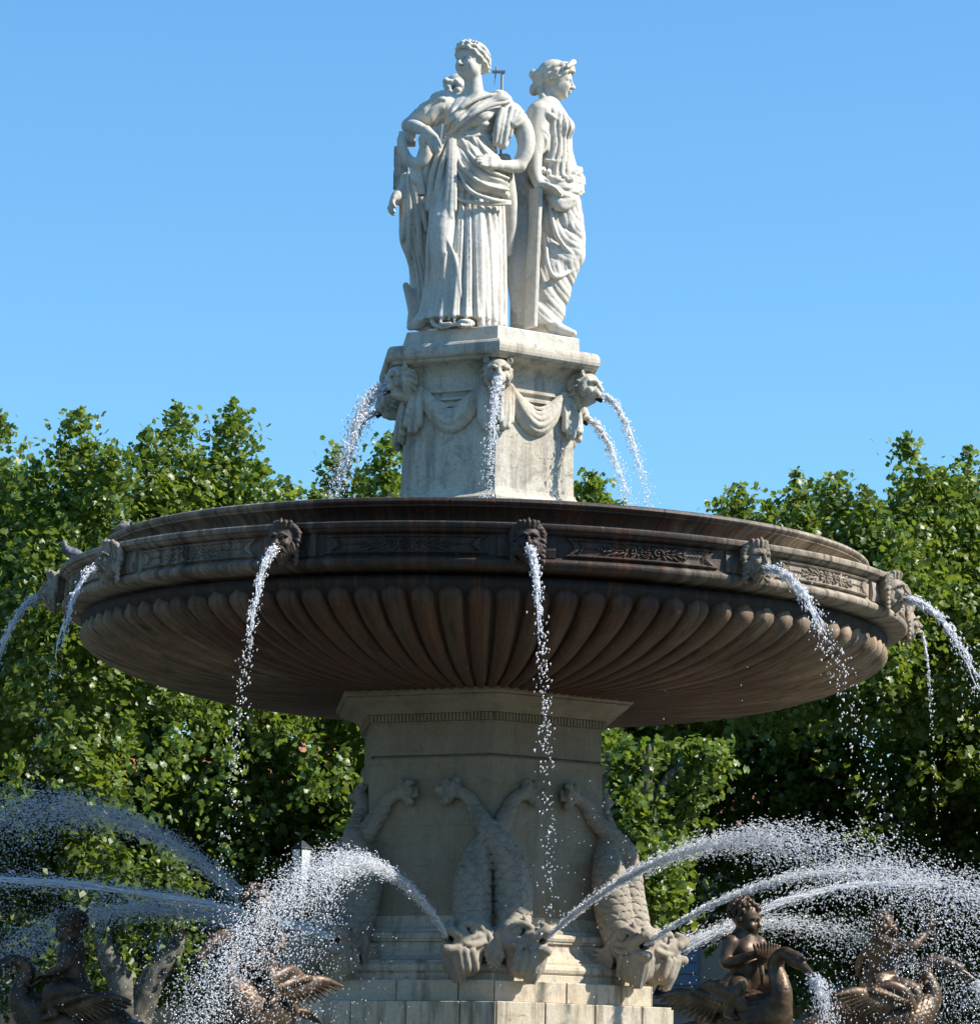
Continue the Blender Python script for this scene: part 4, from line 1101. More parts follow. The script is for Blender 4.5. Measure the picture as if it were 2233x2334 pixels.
# ------------------------------------------------------------------ carved heads and dolphins
def lion_head_mesh():
    """local x to the right, -y outward, z up; about 0.36 m tall"""
    S = Sculpt((-0.24, -0.40, -0.34), (0.24, 0.16, 0.26), 0.0055)
    S.ell((0, 0.0, 0.02), (0.165, 0.17, 0.19), 0.02)                      # mane and skull
    S.ell((0, -0.10, 0.05), (0.125, 0.13, 0.135), 0.03)
    S.ell((0, -0.20, -0.04), (0.075, 0.10, 0.075), 0.03)                  # muzzle
    S.ell((0, -0.285, -0.005), (0.034, 0.025, 0.024), 0.01)               # nose
    S.chain([(0, -0.19, 0.10), (0, -0.235, 0.05), (0, -0.28, 0.01)], [0.036, 0.033, 0.028], 0.015, 3)
    for s in (-1, 1):
        S.ell((s * 0.04, -0.265, -0.06), (0.042, 0.045, 0.04), 0.012)     # whisker pads
        S.ell((s * 0.064, -0.205, 0.052), (0.030, 0.025, 0.018), 0.008, None, True)
        S.ell((s * 0.064, -0.190, 0.050), (0.020, 0.018, 0.014), 0.003)
        S.chain([(s * 0.02, -0.225, 0.075), (s * 0.065, -0.222, 0.092), (s * 0.115, -0.165, 0.078)], [0.018, 0.024, 0.018], 0.01, 3)
        S.ell((s * 0.09, -0.16, -0.02), (0.045, 0.05, 0.05), 0.02)
        S.ell((s * 0.135, -0.06, 0.165), (0.040, 0.028, 0.045), 0.01)     # ears
        S.ell((s * 0.138, -0.085, 0.168), (0.022, 0.016, 0.026), 0.006, None, True)
        S.chain([(s * 0.10, -0.13, 0.10), (s * 0.135, -0.10, 0.0), (s * 0.11, -0.10, -0.10)], [0.03, 0.04, 0.03], 0.03, 3)
        for q in range(4):                                                # short mane folds behind the cheek
            a = 0.9 + q * 0.42
            S.chain([(s * 0.13 * sin(a), -0.05, 0.02 + 0.15 * cos(a)), (s * 0.17 * sin(a), -0.02, 0.02 + 0.18 * cos(a)), (s * 0.185 * sin(a + 0.1), 0.05, 0.0 + 0.195 * cos(a + 0.1))], [0.012, 0.018, 0.012], 0.02, 3)
    S.chain([(0, -0.13, -0.16), (0, -0.20, -0.135)], [0.05, 0.035], 0.02)  # lower jaw
    S.ell((0, -0.285, -0.105), (0.032, 0.06, 0.020), 0.008, None, True)
    S.chain([(0, -0.06, -0.12), (0, 0.0, -0.2)], [0.11, 0.07], 0.03)
    S.disp(lambda x, y, z: 0.0012 * vnoise(x * 90, y * 90, z * 90, 11))
    return S.mesh('lion_head')
lion = lion_head_mesh()
bm = bmesh.new(); bm_tube(bm, (0, -0.20, -0.095), (0, -0.31, -0.125), 0.024, 12); pipe_me = from_bm('spout', bm, True)
for k in range(6):
    a = radians(5 + 60 * k); d = dirv(5 + 60 * k)
    mx = Matrix.Rotation(a, 4, 'Z') @ Matrix.Rotation(radians(10), 4, 'X') @ Matrix.Scale(0.68, 4); mx.translation = (d.x * 0.82, d.y * 0.82, 7.455 - UZ)
    h = link('lion_head', lion, M['upper_stone'], up, mx)
    link('spout', pipe_me, M['pipe'], h)

def mask_mesh():
    """bearded river god, local -y outward, about 0.38 m tall"""
    S = Sculpt((-0.20, -0.26, -0.26), (0.20, 0.12, 0.24), 0.0048)
    S.ell((0, -0.02, 0.03), (0.115, 0.12, 0.155), 0.02)
    S.ell((0, -0.09, -0.02), (0.086, 0.085, 0.115), 0.02)
    S.chain([(0, -0.162, 0.035), (0, -0.185, 0.0), (0, -0.205, -0.03)], [0.015, 0.016, 0.021], 0.008, 3)
    for s in (-1, 1):
        S.ell((s * 0.017, -0.185, -0.033), (0.014, 0.016, 0.011), 0.005)
        S.ell((s * 0.042, -0.172, 0.016), (0.030, 0.026, 0.018), 0.007, None, True)
        S.ell((s * 0.042, -0.152, 0.014), (0.020, 0.016, 0.012), 0.003)
        S.chain([(s * 0.010, -0.172, 0.045), (s * 0.045, -0.172, 0.054), (s * 0.082, -0.135, 0.036)], [0.012, 0.016, 0.010], 0.006, 3)
        S.ell((s * 0.055, -0.135, -0.03), (0.032, 0.035, 0.03), 0.02)
        S.chain([(s * 0.005, -0.185, -0.055), (s * 0.04, -0.17, -0.072), (s * 0.065, -0.14, -0.11)], [0.012, 0.018, 0.010], 0.006, 3)   # moustache
        for q in range(6):                                                # beard curls
            x = s * (0.015 + 0.017 * q); S.chain([(x, -0.125 + 0.008 * q, -0.085 + 0.012 * q), (x * 1.15, -0.125 + 0.012 * q, -0.145 + 0.012 * q), (x * 0.85, -0.085 + 0.01 * q, -0.20 + 0.016 * q)], [0.018, 0.020, 0.011], 0.006, 3)
        for q in range(8):                                                # hair locks swept to both sides
            a = 0.15 + q * 0.27
            S.chain([(s * 0.095 * sin(a), -0.115 + 0.012 * q, 0.045 + 0.09 * cos(a * 0.8)), (s * 0.135 * sin(a + 0.1), -0.085 + 0.008 * q, 0.04 + 0.125 * cos(a)), (s * (0.15 + 0.01 * (q % 2)) * sin(a + 0.35), -0.03, 0.02 + 0.14 * cos(a + 0.25))], [0.015, 0.021, 0.016], 0.005, 3)
        for q in range(5):
            z = 0.0 - 0.045 * q
            S.chain([(s * (0.105 + 0.008 * (q % 2)), -0.06, z + 0.02), (s * 0.14, -0.055, z), (s * 0.115, -0.05, z - 0.03)], [0.017, 0.021, 0.014], 0.006, 3)
    for i in range(5):                                                    # leaf crown
        a = (i - 2) * 0.38
        S.chain([(0.10 * sin(a), -0.105 * cos(a) - 0.01, 0.125), (0.115 * sin(a), -0.125 * cos(a), 0.165), (0.12 * sin(a), -0.115 * cos(a), 0.200 - 0.02 * abs(i - 2))], [0.022, 0.022, 0.008], 0.006, 3)
    S.ell((0, -0.175, -0.078), (0.034, 0.055, 0.022), 0.006, None, True)
    S.disp(lambda x, y, z: 0.0010 * vnoise(x * 110, y * 110, z * 110, 12))
    return S.mesh('mask')
mask = mask_mesh()
def lip_mesh():
    """flat brass lip: a wide open oval tube"""
    V, F = [], []; n = 18
    for (y, rx, rz, dz) in ((-0.10, 0.026, 0.013, 0.0), (-0.215, 0.034, 0.016, -0.012), (-0.215, 0.027, 0.010, -0.012), (-0.10, 0.02, 0.008, 0.0)):
        for i in range(n):
            a = 2 * pi * i / n; V.append((rx * cos(a), y, -0.085 + dz + rz * sin(a)))
    for r in range(3):
        for i in range(n):
            a, b = r * n + i, r * n + (i + 1) % n; F.append((a, b, b + n, a + n))
    return mesh_py('spout', V, F, True)
lip = lip_mesh()
block_me = None
def mask_block():
    bm = bmesh.new()
    n = 8; V = []
    pr = [(3.30, 5.60), (3.375, 5.605), (3.385, 5.66), (3.375, 5.73), (3.365, 5.77), (3.30, 5.775)]
    V, F = lathe([(r, z - BZ) for r, z in pr], n, 5 - 3.6, 5 + 3.6, closed_profile=True)
    return mesh_py('mask_backing', V, F)
mb = mask_block()
MASKS = []
for k in range(12):
    ph = 5 + 30 * k; d = dirv(ph)
    mx = Matrix.Rotation(radians(ph), 4, 'Z'); mx.translation = (d.x * 3.415, d.y * 3.415, 5.705 - BZ)
    mx = mx @ Matrix.Rotation(radians(((k * 37) % 7 - 3) * 0.8), 4, 'Z') @ Matrix.Scale(0.82, 4)
    h = link('mask', mask, M['ring'], bowl, mx)
    link('spout', lip, M['spout'], h)
    link('mask_backing', mb, M['ring'], bowl, Matrix.Rotation(radians(30 * k), 4, 'Z'))
    MASKS.append(ph)

def scallop(u, v, su, sv):
    """overlapping fish scales; 0 on the scale, 1 in the groove; u across, v along (tips towards -v)"""
    row = np.floor(v / sv); fu = u / su + 0.5 * (row % 2)
    fu = fu - np.floor(fu) - 0.5; fv = v / sv - row
    # arc of the scale tip inside the cell
    arc = 1 - np.sqrt(np.maximum(0.0, 1 - (2 * fu) ** 2))
    dd = fv - 0.92 * arc
    g = np.exp(-(dd / 0.11) ** 2)
    tilt = np.clip(dd, 0, 1)
    return g, tilt

def dolphin_pair_mesh():
    """local: x along the corner's tangent, -y outward from the corner edge, z from 2.6"""
    S = Sculpt((-0.60, -0.86, 0.02), (0.60, 0.42, 1.72), 0.0092)
    Z0 = 2.60
    def body(s, front):
        o = -0.085 if front else 0.02
        P = [(s * 0.15, -0.22, 0.40), (s * 0.155, -0.175, 0.58), (s * 0.155, -0.135, 0.77), (s * 0.125, -0.11 + o * 0.4, 0.95), (s * 0.045, -0.075 + o * 0.9, 1.11), (s * -0.065, -0.025 + o * 0.5, 1.25), (s * -0.125, 0.04, 1.37), (s * -0.17, 0.075, 1.455), (s * -0.235, 0.11, 1.505), (s * -0.305, 0.145, 1.505)]
        r = [0.135, 0.150, 0.150, 0.130, 0.100, 0.075, 0.062, 0.055, 0.048, 0.042]
        S.chain(P, r, 0.012, 5)
    body(-1, False)
    body(1, True)
    for s in (-1, 1):
        S.chain([(s * 0.255, -0.16, 0.50), (s * 0.285, -0.125, 0.70), (s * 0.26, -0.10, 0.90), (s * 0.19, -0.08, 1.04)], [0.016, 0.022, 0.020, 0.012], 0.012, 4)
    def scales(x, y, z):
        u = np.arctan2(x - np.where(x > 0, 0.15, -0.15), -(y + 0.04)) * 0.14 + 0.25 * x
        gr, tl = scallop(u, -(z + 0.15 * np.abs(x)), 0.096, 0.060)
        m = smoothbox(z, 0.42, 1.47, 0.05)
        return m * (0.014 * gr - 0.003 * tl)
    S.disp(scales, (-0.6, -0.5, 0.40), (0.6, 0.3, 1.5))
    # tail flukes, three curled lobes against the shaft
    for s in (-1, 1):
        c = Vector((s * 0.305, 0.142, 1.505))
        def lobe(ang, L, wd):
            """broad petal of the fluke lying on the wall, ribbed"""
            d = Vector((s * cos(radians(ang)), 0.45 * cos(radians(ang)), sin(radians(ang)))).normalized(); nrm_ = Vector((-s * 0.5, -0.866, 0)); sd = d.cross(nrm_).normalized()
            R = Matrix((d, sd, nrm_)).transposed()
            S.ell(c + d * L * 0.55, (L * 0.62, wd, 0.034), 0.008, R)
            for q in (-1, 0, 1): S.chain([c + d * 0.02 + nrm_ * 0.03, c + d * L * 0.6 + sd * q * wd * 0.55 + nrm_ * 0.036, c + d * L * (1.08 - 0.1 * abs(q)) + sd * q * wd * 0.8 + nrm_ * 0.012], [0.012, 0.014, 0.010], 0.006, 3)
            S.chain([c + d * L * 1.1 - sd * wd * 0.7, c + d * L * 1.16 + nrm_ * 0.01, c + d * L * 1.1 + sd * wd * 0.7], [0.014, 0.018, 0.014], 0.006, 3)
        lobe(108, 0.098, 0.046); lobe(58, 0.108, 0.050); lobe(8, 0.098, 0.046); lobe(-48, 0.088, 0.040)
    # heads
    for s in (-1, 1):
        R = Matrix.Rotation(radians(s * 42), 3, 'Z')                       # local -y of the head, turned outwards
        C = Vector((s * 0.175, -0.305, 0.335))
        def T(x, y, z): return C + R @ Vector((s * x, y, z))
        E = lambda p, r, k=0.015, cut=False: S.ell(T(*p), r, k, R, cut)
        E((0, 0.02, 0.03), (0.160, 0.20, 0.165), 0.03)
        E((0, -0.14, 0.02), (0.115, 0.15, 0.105), 0.03)
        # upper lip curling up, lower lip, open mouth
        S.chain([T(-0.07, -0.25, 0.045), T(0, -0.315, 0.085), T(0.07, -0.25, 0.045)], [0.034, 0.044, 0.034], 0.015, 4)
        S.chain([T(0, -0.27, 0.09), T(0, -0.29, 0.115), T(0, -0.25, 0.140)], [0.036, 0.030, 0.020], 0.01, 3)
        S.chain([T(-0.06, -0.23, -0.055), T(0, -0.31, -0.065), T(0.06, -0.23, -0.055)], [0.030, 0.042, 0.030], 0.015, 4)
        E((0, -0.32, 0.008), (0.050, 0.10, 0.032), 0.008, True)
        for q in (-1, 1):
            E((q * 0.095, -0.115, 0.085), (0.048, 0.045, 0.045), 0.006, True)
            E((q * 0.098, -0.105, 0.083), (0.034, 0.034, 0.034), 0.003)
            S.chain([T(q * 0.04, -0.20, 0.105), T(q * 0.085, -0.15, 0.135), T(q * 0.125, -0.07, 0.120), T(q * 0.145, 0.0, 0.07)], [0.022, 0.030, 0.028, 0.018], 0.012, 4)
            S.chain([T(q * 0.06, -0.16, 0.03), T(q * 0.105, -0.13, 0.028), T(q * 0.135, -0.07, 0.05)], [0.016, 0.022, 0.016], 0.006, 4)
            S.chain([T(q * 0.085, -0.19, -0.02), T(q * 0.125, -0.12, -0.03), T(q * 0.15, -0.03, 0.0)], [0.02, 0.026, 0.02], 0.008, 4)
            # gill frills
            for f in range(4):
                S.chain([T(q * 0.12, -0.02 + 0.02 * f, 0.12 - 0.03 * f), T(q * (0.165 + 0.008 * f), 0.02 + 0.03 * f, 0.03 - 0.035 * f), T(q * 0.145, 0.0 + 0.02 * f, -0.10 - 0.03 * f)], [0.018, 0.026, 0.016], 0.006, 4)
        # beard: a tapering curtain under the chin, drawn out into long rays
        for f in range(9):
            u = (f - 4) / 4
            S.chain([T(u * 0.12, -0.14 - 0.12 * (1 - u * u), -0.08), T(u * 0.13, -0.10 - 0.12 * (1 - u * u), -0.20), T(u * 0.09, -0.10 - 0.06 * (1 - abs(u)), -0.36 + 0.14 * abs(u))], [0.034, 0.028, 0.012], 0.008, 4)
        E((0, -0.06, -0.13), (0.12, 0.13, 0.14), 0.03)
        # crest on top
        for f in range(5):
            S.chain([T(0.0, -0.10 + 0.05 * f, 0.155), T(0.0, -0.07 + 0.05 * f, 0.20 - 0.01 * f)], [0.024, 0.012], 0.008, 1)
        # small side fin
        for f in range(5):
            S.chain([T(0.13, 0.03, -0.02), T(0.20, 0.06 + 0.015 * f, -0.02 - 0.03 * f), T(0.245, 0.10 + 0.01 * f, -0.005 - 0.045 * f)], [0.022, 0.02, 0.012], 0.006, 3)
    S.disp(lambda x, y, z: 0.0014 * vnoise(x * 70, y * 70, z * 70, 13))
    return S.mesh('dolphin_pair')
dol = dolphin_pair_mesh()
bm = bmesh.new()
for s in (-1, 1):
    R = Matrix.Rotation(radians(s * 42), 3, 'Z'); C = Vector((s * 0.175, -0.305, 0.335))
    bm_tube(bm, C + R @ Vector((0, -0.20, 0.005)), C + R @ Vector((0, -0.30, 0.03)), 0.016, 10)
dspout = from_bm('spout', bm, True)
for k in range(6):
    ph = 5 + 60 * k; d = dirv(ph)
    mx = Matrix.Rotation(radians(ph), 4, 'Z'); mx.translation = (d.x * 1.075, d.y * 1.075, 2.60)
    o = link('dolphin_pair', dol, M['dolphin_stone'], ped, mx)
    link('spout', dspout, M['pipe'], o)
# ------------------------------------------------------------------ bronze children riding swans in the pool
def child_body(S, seat, pose, rz=0.0, s=1.0):
    """seated chubby child; local +x is the way the swan swims, z up. returns the head frame"""
    Rz = Matrix.Rotation(radians(rz), 3, 'Z')
    def T(x, y, z): return Vector(seat) + Rz @ (Vector((x, y, z)) * s)
    C = lambda pts, r, k=0.02, sub=4: S.chain([T(*p) for p in pts], [q * s for q in r] if hasattr(r, '__len__') else r * s, k, sub)
    E = lambda p, r, k=0.02, R=None, cut=False: S.ell(T(*p), [q * s for q in r], k, R if R is not None else Rz, cut)
    lean = pose.get('lean', 0.0)
    C([(0, 0, 0.04), (0.02 + lean * 0.3, 0, 0.13), (0.01 + lean * 0.7, 0, 0.24), (lean, 0, 0.315)], [0.110, 0.108, 0.100, 0.088], 0.03)
    E((0.065 + lean * 0.3, 0, 0.11), (0.072, 0.088, 0.082), 0.04)            # belly
    E((0.118 + lean * 0.3, 0, 0.095), (0.014, 0.012, 0.012), 0.008, None, True)
    for q in (-1, 1):
        E((0.062 + lean * 0.75, q * 0.05, 0.235), (0.048, 0.055, 0.048), 0.03)
        E((-0.055, q * 0.055, 0.02), (0.08, 0.07, 0.075), 0.03)
        C([(lean, q * 0.05, 0.30), (lean, q * 0.11, 0.285)], [0.06, 0.054], 0.03)
    # legs astride the swan's back
    for q, kn, an, ft in pose['legs']:
        C([(0.02, q * 0.06, 0.02), kn, an], [0.078, 0.058, 0.038], 0.02, 4)
        C([an, ft], [0.034, 0.022], 0.015)
        for t in range(4): C([Vector(ft) * 1.0 + Vector((0.008, (t - 1.5) * 0.012, 0)), Vector(ft) + Vector((0.024, (t - 1.5) * 0.014, -0.004))], [0.010, 0.008], 0.004, 1)
    # arms
    for q, el, wr, kn, fd in pose['arms']:
        C([(lean, q * 0.115, 0.28), el, wr], [0.052, 0.042, 0.029], 0.02, 4)
        hand(S, T(*wr), T(*kn), Rz @ Vector(fd), Rz @ Vector((0.1, q, 0.2)), 0.85 * s, 0.55, 0.9, 0.004)
    # head
    hy, hp = pose['head']; h = Vector((lean + 0.015, 0, 0.455)) + Vector(pose.get('hoff', (0, 0, 0)))
    C([(lean, 0, 0.31), tuple(Vector((lean, 0, 0.31)).lerp(h, 0.55))], [0.058, 0.055], 0.025)
    R = Rz @ Matrix.Rotation(radians(90 + hy), 3, 'Z') @ Matrix.Rotation(radians(hp), 3, 'X')     # face looks along local -y of R
    hc = T(*h)
    s = s * 0.86
    def H(x, y, z): return hc + R @ (Vector((x, y, z)) * s)
    EH = lambda p, r, k=0.01, cut=False: S.ell(H(*p), [q * s for q in r], k, R, cut)
    EH((0, 0.015, 0.02), (0.098, 0.112, 0.105), 0.02)
    EH((0, -0.045, -0.04), (0.082, 0.075, 0.078), 0.02)
    EH((0, -0.095, -0.085), (0.034, 0.03, 0.028), 0.02)
    for q in (-1, 1):
        EH((q * 0.048, -0.085, -0.055), (0.038, 0.036, 0.036), 0.015)
        EH((q * 0.036, -0.118, -0.008), (0.025, 0.018, 0.016), 0.006, True)
        EH((q * 0.036, -0.100, -0.009), (0.017, 0.013, 0.011), 0.003)
        S.chain([H(q * 0.012, -0.118, 0.012), H(q * 0.04, -0.113, 0.02), H(q * 0.068, -0.09, 0.008)], 0.008 * s, 0.006, 3)
        EH((q * 0.10, 0.005, -0.025), (0.018, 0.026, 0.034), 0.008)
    S.chain([H(0, -0.112, 0.0), H(0, -0.130, -0.036)], [0.011 * s, 0.018 * s], 0.008)
    EH((0, -0.118, -0.068), (0.026, 0.016, 0.010), 0.006)
    EH((0, -0.116, -0.083), (0.020, 0.015, 0.009), 0.005)
    rs = np.random.default_rng(5)
    for i in range(95):                                                      # curls
        a = rs.uniform(0, 2 * pi); z = rs.uniform(-0.35, 1.0); rr = sqrt(1 - z * z) if abs(z) < 1 else 0
        n = Vector((rr * cos(a), rr * sin(a), z))
        if n.y < -0.35 and z < 0.55: continue
        p = Vector((0, 0.02, 0.02)) + Vector((n.x * 0.103, n.y * 0.117, n.z * 0.112))
        t = n.cross(Vector((rs.normal(), rs.normal(), rs.normal()))).normalized() * 0.02
        S.chain([H(*(p - t)), H(*(p + n * 0.012)), H(*(p + t))], [0.010 * s, 0.016 * s, 0.009 * s], 0.005, 2)

def swan_mesh():
    """local +x forward, origin at the water line below the body"""
    S = Sculpt((-0.70, -0.40, -0.05), (0.98, 0.40, 1.02), 0.0085)
    S.chain([(-0.36, 0, 0.27), (-0.1, 0, 0.27), (0.16, 0, 0.28), (0.28, 0, 0.35)], [0.15, 0.235, 0.22, 0.155], 0.04, 5)
    S.ell((-0.04, 0, 0.44), (0.20, 0.15, 0.09), 0.05)
    S.chain([(0.28, 0, 0.34), (0.385, 0, 0.46), (0.37, 0, 0.58), (0.335, 0, 0.66), (0.36, 0, 0.735), (0.44, 0, 0.765), (0.53, 0, 0.735)], [0.135, 0.090, 0.070, 0.060, 0.054, 0.052, 0.050], 0.02, 5)
    S.ell((0.575, 0, 0.715), (0.085, 0.058, 0.056), 0.03, Matrix.Rotation(radians(25), 3, 'Y'))
    S.chain([(0.63, 0, 0.69), (0.70, 0, 0.648), (0.775, 0, 0.598)], [0.036, 0.027, 0.016], 0.012, 3, flat=((0.5, 0, 0.85), 1.5))
    S.chain([(0.63, 0, 0.665), (0.69, 0, 0.615), (0.74, 0, 0.575)], [0.026, 0.020, 0.012], 0.008, 3, flat=((0.5, 0, 0.85), 1.6))
    S.ell((0.645, 0, 0.725), (0.022, 0.022, 0.020), 0.008)
    for q in (-1, 1):
        S.ell((0.585, q * 0.052, 0.735), (0.016, 0.010, 0.014), 0.004, None, True); S.ell((0.585, q * 0.049, 0.735), (0.010, 0.008, 0.009), 0.002)
    for f in range(7):                                                       # tail feathers
        u = (f - 3) / 3
        S.chain([(-0.36, u * 0.08, 0.28), (-0.52, u * 0.14, 0.30 - 0.03 * abs(u)), (-0.66, u * 0.19, 0.25 - 0.06 * abs(u))], [0.055, 0.045, 0.016], 0.008, 4, flat=((0, 0, 1), 1.8))
    def plum(x, y, z):
        u = np.arctan2(y, z - 0.25) * 0.2; gr, tl = scallop(u, -x + 0.4 * z, 0.045, 0.04)
        m = smoothbox(x, -0.5, 0.42, 0.08) * smoothbox(z, 0.05, 0.62, 0.05)
        return m * (0.006 * gr - 0.004 * tl)
    S.disp(plum)
    def neckf(x, y, z):
        gr, tl = scallop(np.arctan2(y, x - 0.36) * 0.07, z + 0.2 * x, 0.026, 0.026)
        return smoothbox(z, 0.45, 0.83, 0.03) * smoothbox(x, 0.25, 0.62, 0.03) * 0.003 * gr
    S.disp(neckf)
    return S.mesh('swan')

def wing_mesh(q):
    """half-raised wing on side q (-1 right, 1 left), swept back"""
    S = Sculpt((-0.80, -0.62 if q < 0 else 0.05, 0.10), (0.34, -0.05 if q < 0 else 0.62, 0.80), 0.0075)
    S.chain([(0.22, q * 0.17, 0.34), (0.12, q * 0.25, 0.46), (-0.06, q * 0.29, 0.52), (-0.24, q * 0.31, 0.50)], [0.075, 0.085, 0.075, 0.05], 0.03, 4, flat=((0, q * 0.9, -0.3), 1.5))
    for f in range(11):                                                      # long pinions, then shorter coverts over them
        t = f / 10
        a = Vector((0.10 - 0.32 * t, q * (0.24 + 0.07 * t), 0.42 + 0.05 * t))
        L = 0.30 + 0.22 * t
        dr = Vector((-0.93 + 0.02 * t, q * (0.10 + 0.22 * t), -0.50 + 0.50 * t)).normalized()
        b = a + dr * L * 0.5 + Vector((0, q * 0.02, 0.015)); c_ = a + dr * L + Vector((0, 0, -0.03))
        S.chain([a, b, c_], [0.032, 0.038, 0.015], 0.005, 4, flat=((0, q * 0.9, 0.35), 2.0))
    for row, (n, L0, off) in enumerate(((10, 0.20, 0.018), (9, 0.13, 0.032), (8, 0.085, 0.045))):
        for f in range(n):
            t = f / (n - 1)
            a = Vector((0.16 - 0.36 * t, q * (0.23 + 0.08 * t + off), 0.42 + 0.07 * t))
            dr = Vector((-0.9, q * (0.08 + 0.15 * t), -0.42 + 0.40 * t)).normalized()
            b = a + dr * L0
            S.chain([a, (a + b) / 2 + Vector((0, q * 0.008, 0.004)), b], [0.026, 0.031, 0.016], 0.004, 3, flat=((0, q * 0.9, 0.35), 1.7))
    return S.mesh('wing')

SWZ = 2.17
swan_me = swan_mesh(); wing_me = {-1: wing_mesh(-1), 1: wing_mesh(1)}
LEGS = [(1, (0.16, 0.19, -0.02), (0.13, 0.22, -0.17), (0.19, 0.225, -0.205)), (-1, (0.16, -0.19, -0.02), (0.12, -0.22, -0.17), (0.18, -0.225, -0.205))]
POSES = {
    'shell': dict(lean=0.0, head=(24, 14), legs=LEGS, arms=[(-1, (0.02, -0.165, 0.155), (0.13, -0.10, 0.185), (0.185, -0.065, 0.205), (0.2, 0.8, 0.5)), (1, (0.04, 0.17, 0.16), (0.14, 0.09, 0.195), (0.19, 0.045, 0.215), (0.2, -0.8, 0.5))]),
    'horn': dict(lean=0.015, head=(-38, -6), legs=LEGS, arms=[(-1, (0.13, -0.20, 0.30), (0.26, -0.21, 0.40), (0.285, -0.205, 0.455), (-0.2, 0.8, 0.4)), (1, (-0.02, 0.19, 0.15), (0.09, 0.21, 0.04), (0.14, 0.21, 0.02), (0.3, -0.3, -0.8))]),
    'turn': dict(lean=-0.01, head=(62, -16), legs=LEGS, arms=[(-1, (-0.02, -0.19, 0.15), (0.10, -0.17, 0.05), (0.15, -0.15, 0.03), (0.4, 0.3, -0.8)), (1, (0.06, 0.21, 0.17), (0.18, 0.15, 0.10), (0.23, 0.13, 0.09), (0.5, -0.3, -0.6))]),
    'reins': dict(lean=0.02, head=(-8, 16), legs=LEGS, arms=[(-1, (0.07, -0.17, 0.17), (0.17, -0.10, 0.115), (0.225, -0.085, 0.10), (0.3, 0.5, -0.6)), (1, (0.07, 0.17, 0.17), (0.17, 0.10, 0.115), (0.225, 0.085, 0.10), (0.3, -0.5, -0.6))]),
}
def rider(phi, pose, label, r=3.45, dz=0.0, yaw=0.0, turn=0.0):
    d = dirv(phi)
    root = empty('bronze_swan_rider', (d.x * r, d.y * r, SWZ + dz), atan2(d.y, d.x) + radians(yaw))
    tag(root, label, 'bronze sculpture', 'bronze children on swans around the pedestal')
    link('swan', swan_me, M['bronze'], root)
    for q in (-1, 1): link('wing', wing_me[q], M['bronze'], root, Matrix.Translation((0.03, 0, 0.06)) @ Matrix.Diagonal((0.72, 0.95, 0.9, 1)))
    P = POSES[pose]
    S = Sculpt((-0.36, -0.40, 0.24), (0.50, 0.40, 1.34), 0.0066)
    child_body(S, (-0.03, 0, 0.54), P, turn, 1.1)
    ch = link('child', S.mesh('child'), M['bronze'], root)
    Rz = Matrix.Rotation(radians(turn), 3, 'Z')
    T = lambda x, y, z: Vector((-0.03, 0, 0.54)) + Rz @ (Vector((x, y, z)) * 1.1)
    if pose == 'shell':
        S = Sculpt((0.0, -0.25, 0.50), (0.50, 0.30, 1.05), 0.0052)
        for f in range(9):
            u = (f - 4) / 4
            S.chain([T(0.17, 0.0, 0.15), T(0.225, u * 0.07, 0.19 + 0.02 * abs(u)), T(0.255 - 0.02 * abs(u), u * 0.105, 0.265 + 0.015 * (1 - abs(u)))], [0.014, 0.017, 0.010], 0.006, 3)
        S.chain([T(0.17, 0, 0.16), T(0.19, 0, 0.08), T(0.175, 0.01, 0.02)], [0.02, 0.018, 0.01], 0.01, 3)
        link('shell', S.mesh('shell'), M['bronze'], ch)
    if pose == 'horn':
        S = Sculpt((-0.1, -0.45, 0.75), (0.60, 0.40, 1.42), 0.0055)
        S.chain([T(0.16, -0.15, 0.425), T(0.185, -0.175, 0.52), T(0.235, -0.20, 0.595), T(0.30, -0.21, 0.575), T(0.325, -0.205, 0.48), T(0.335, -0.20, 0.40), T(0.375, -0.195, 0.32)], [0.014, 0.016, 0.018, 0.022, 0.028, 0.032, 0.012], 0.004, 5)
        link('horn', S.mesh('horn'), M['bronze'], ch)
    if pose in ('reins', 'horn', 'turn'):
        bm = bmesh.new()
        for q in (-1, 1):
            pts = [T(0.21, q * 0.085, 0.09) if pose == 'reins' else T(0.16, q * 0.14, 0.03), Vector((0.30, q * 0.085, 0.56)), Vector((0.345, q * 0.072, 0.60))]
            for a, b_ in zip(pts, pts[1:]): bm_tube(bm, a, b_, 0.014, 8)
        link('rein', from_bm('rein', bm, True), M['bronze'], ch)
    # rock of cut stone that carries the swan above the pool
    S = Sculpt((-0.62, -0.5, -1.95), (0.52, 0.5, 0.16), 0.03)
    S.cone((-0.03, 0, -1.5), (-0.03, 0, -0.02), 0.42, 0.24, 0.1); S.ell((-0.05, 0, -1.6), (0.55, 0.5, 0.3), 0.1)
    S.disp(lambda x, y, z: 0.05 * vnoise(x * 9, y * 9, z * 9, 21))
    link('rock', S.mesh('rock'), M['base_stone'], root)
rider(33.5, 'shell', 'bronze child holding a shell, riding a swan just right of the stone pedestal', 3.5, dz=-0.13)
rider(95, 'horn', 'bronze child lifting a curled horn, riding the swan farthest to the right', 3.28, turn=32)
rider(-27, 'turn', 'bronze child with head turned up, half hidden in spray left of the pedestal', 3.5, dz=-0.09)
rider(-85, 'reins', 'dark bronze child bending over a swan at the far left', 3.22, dz=-0.16)
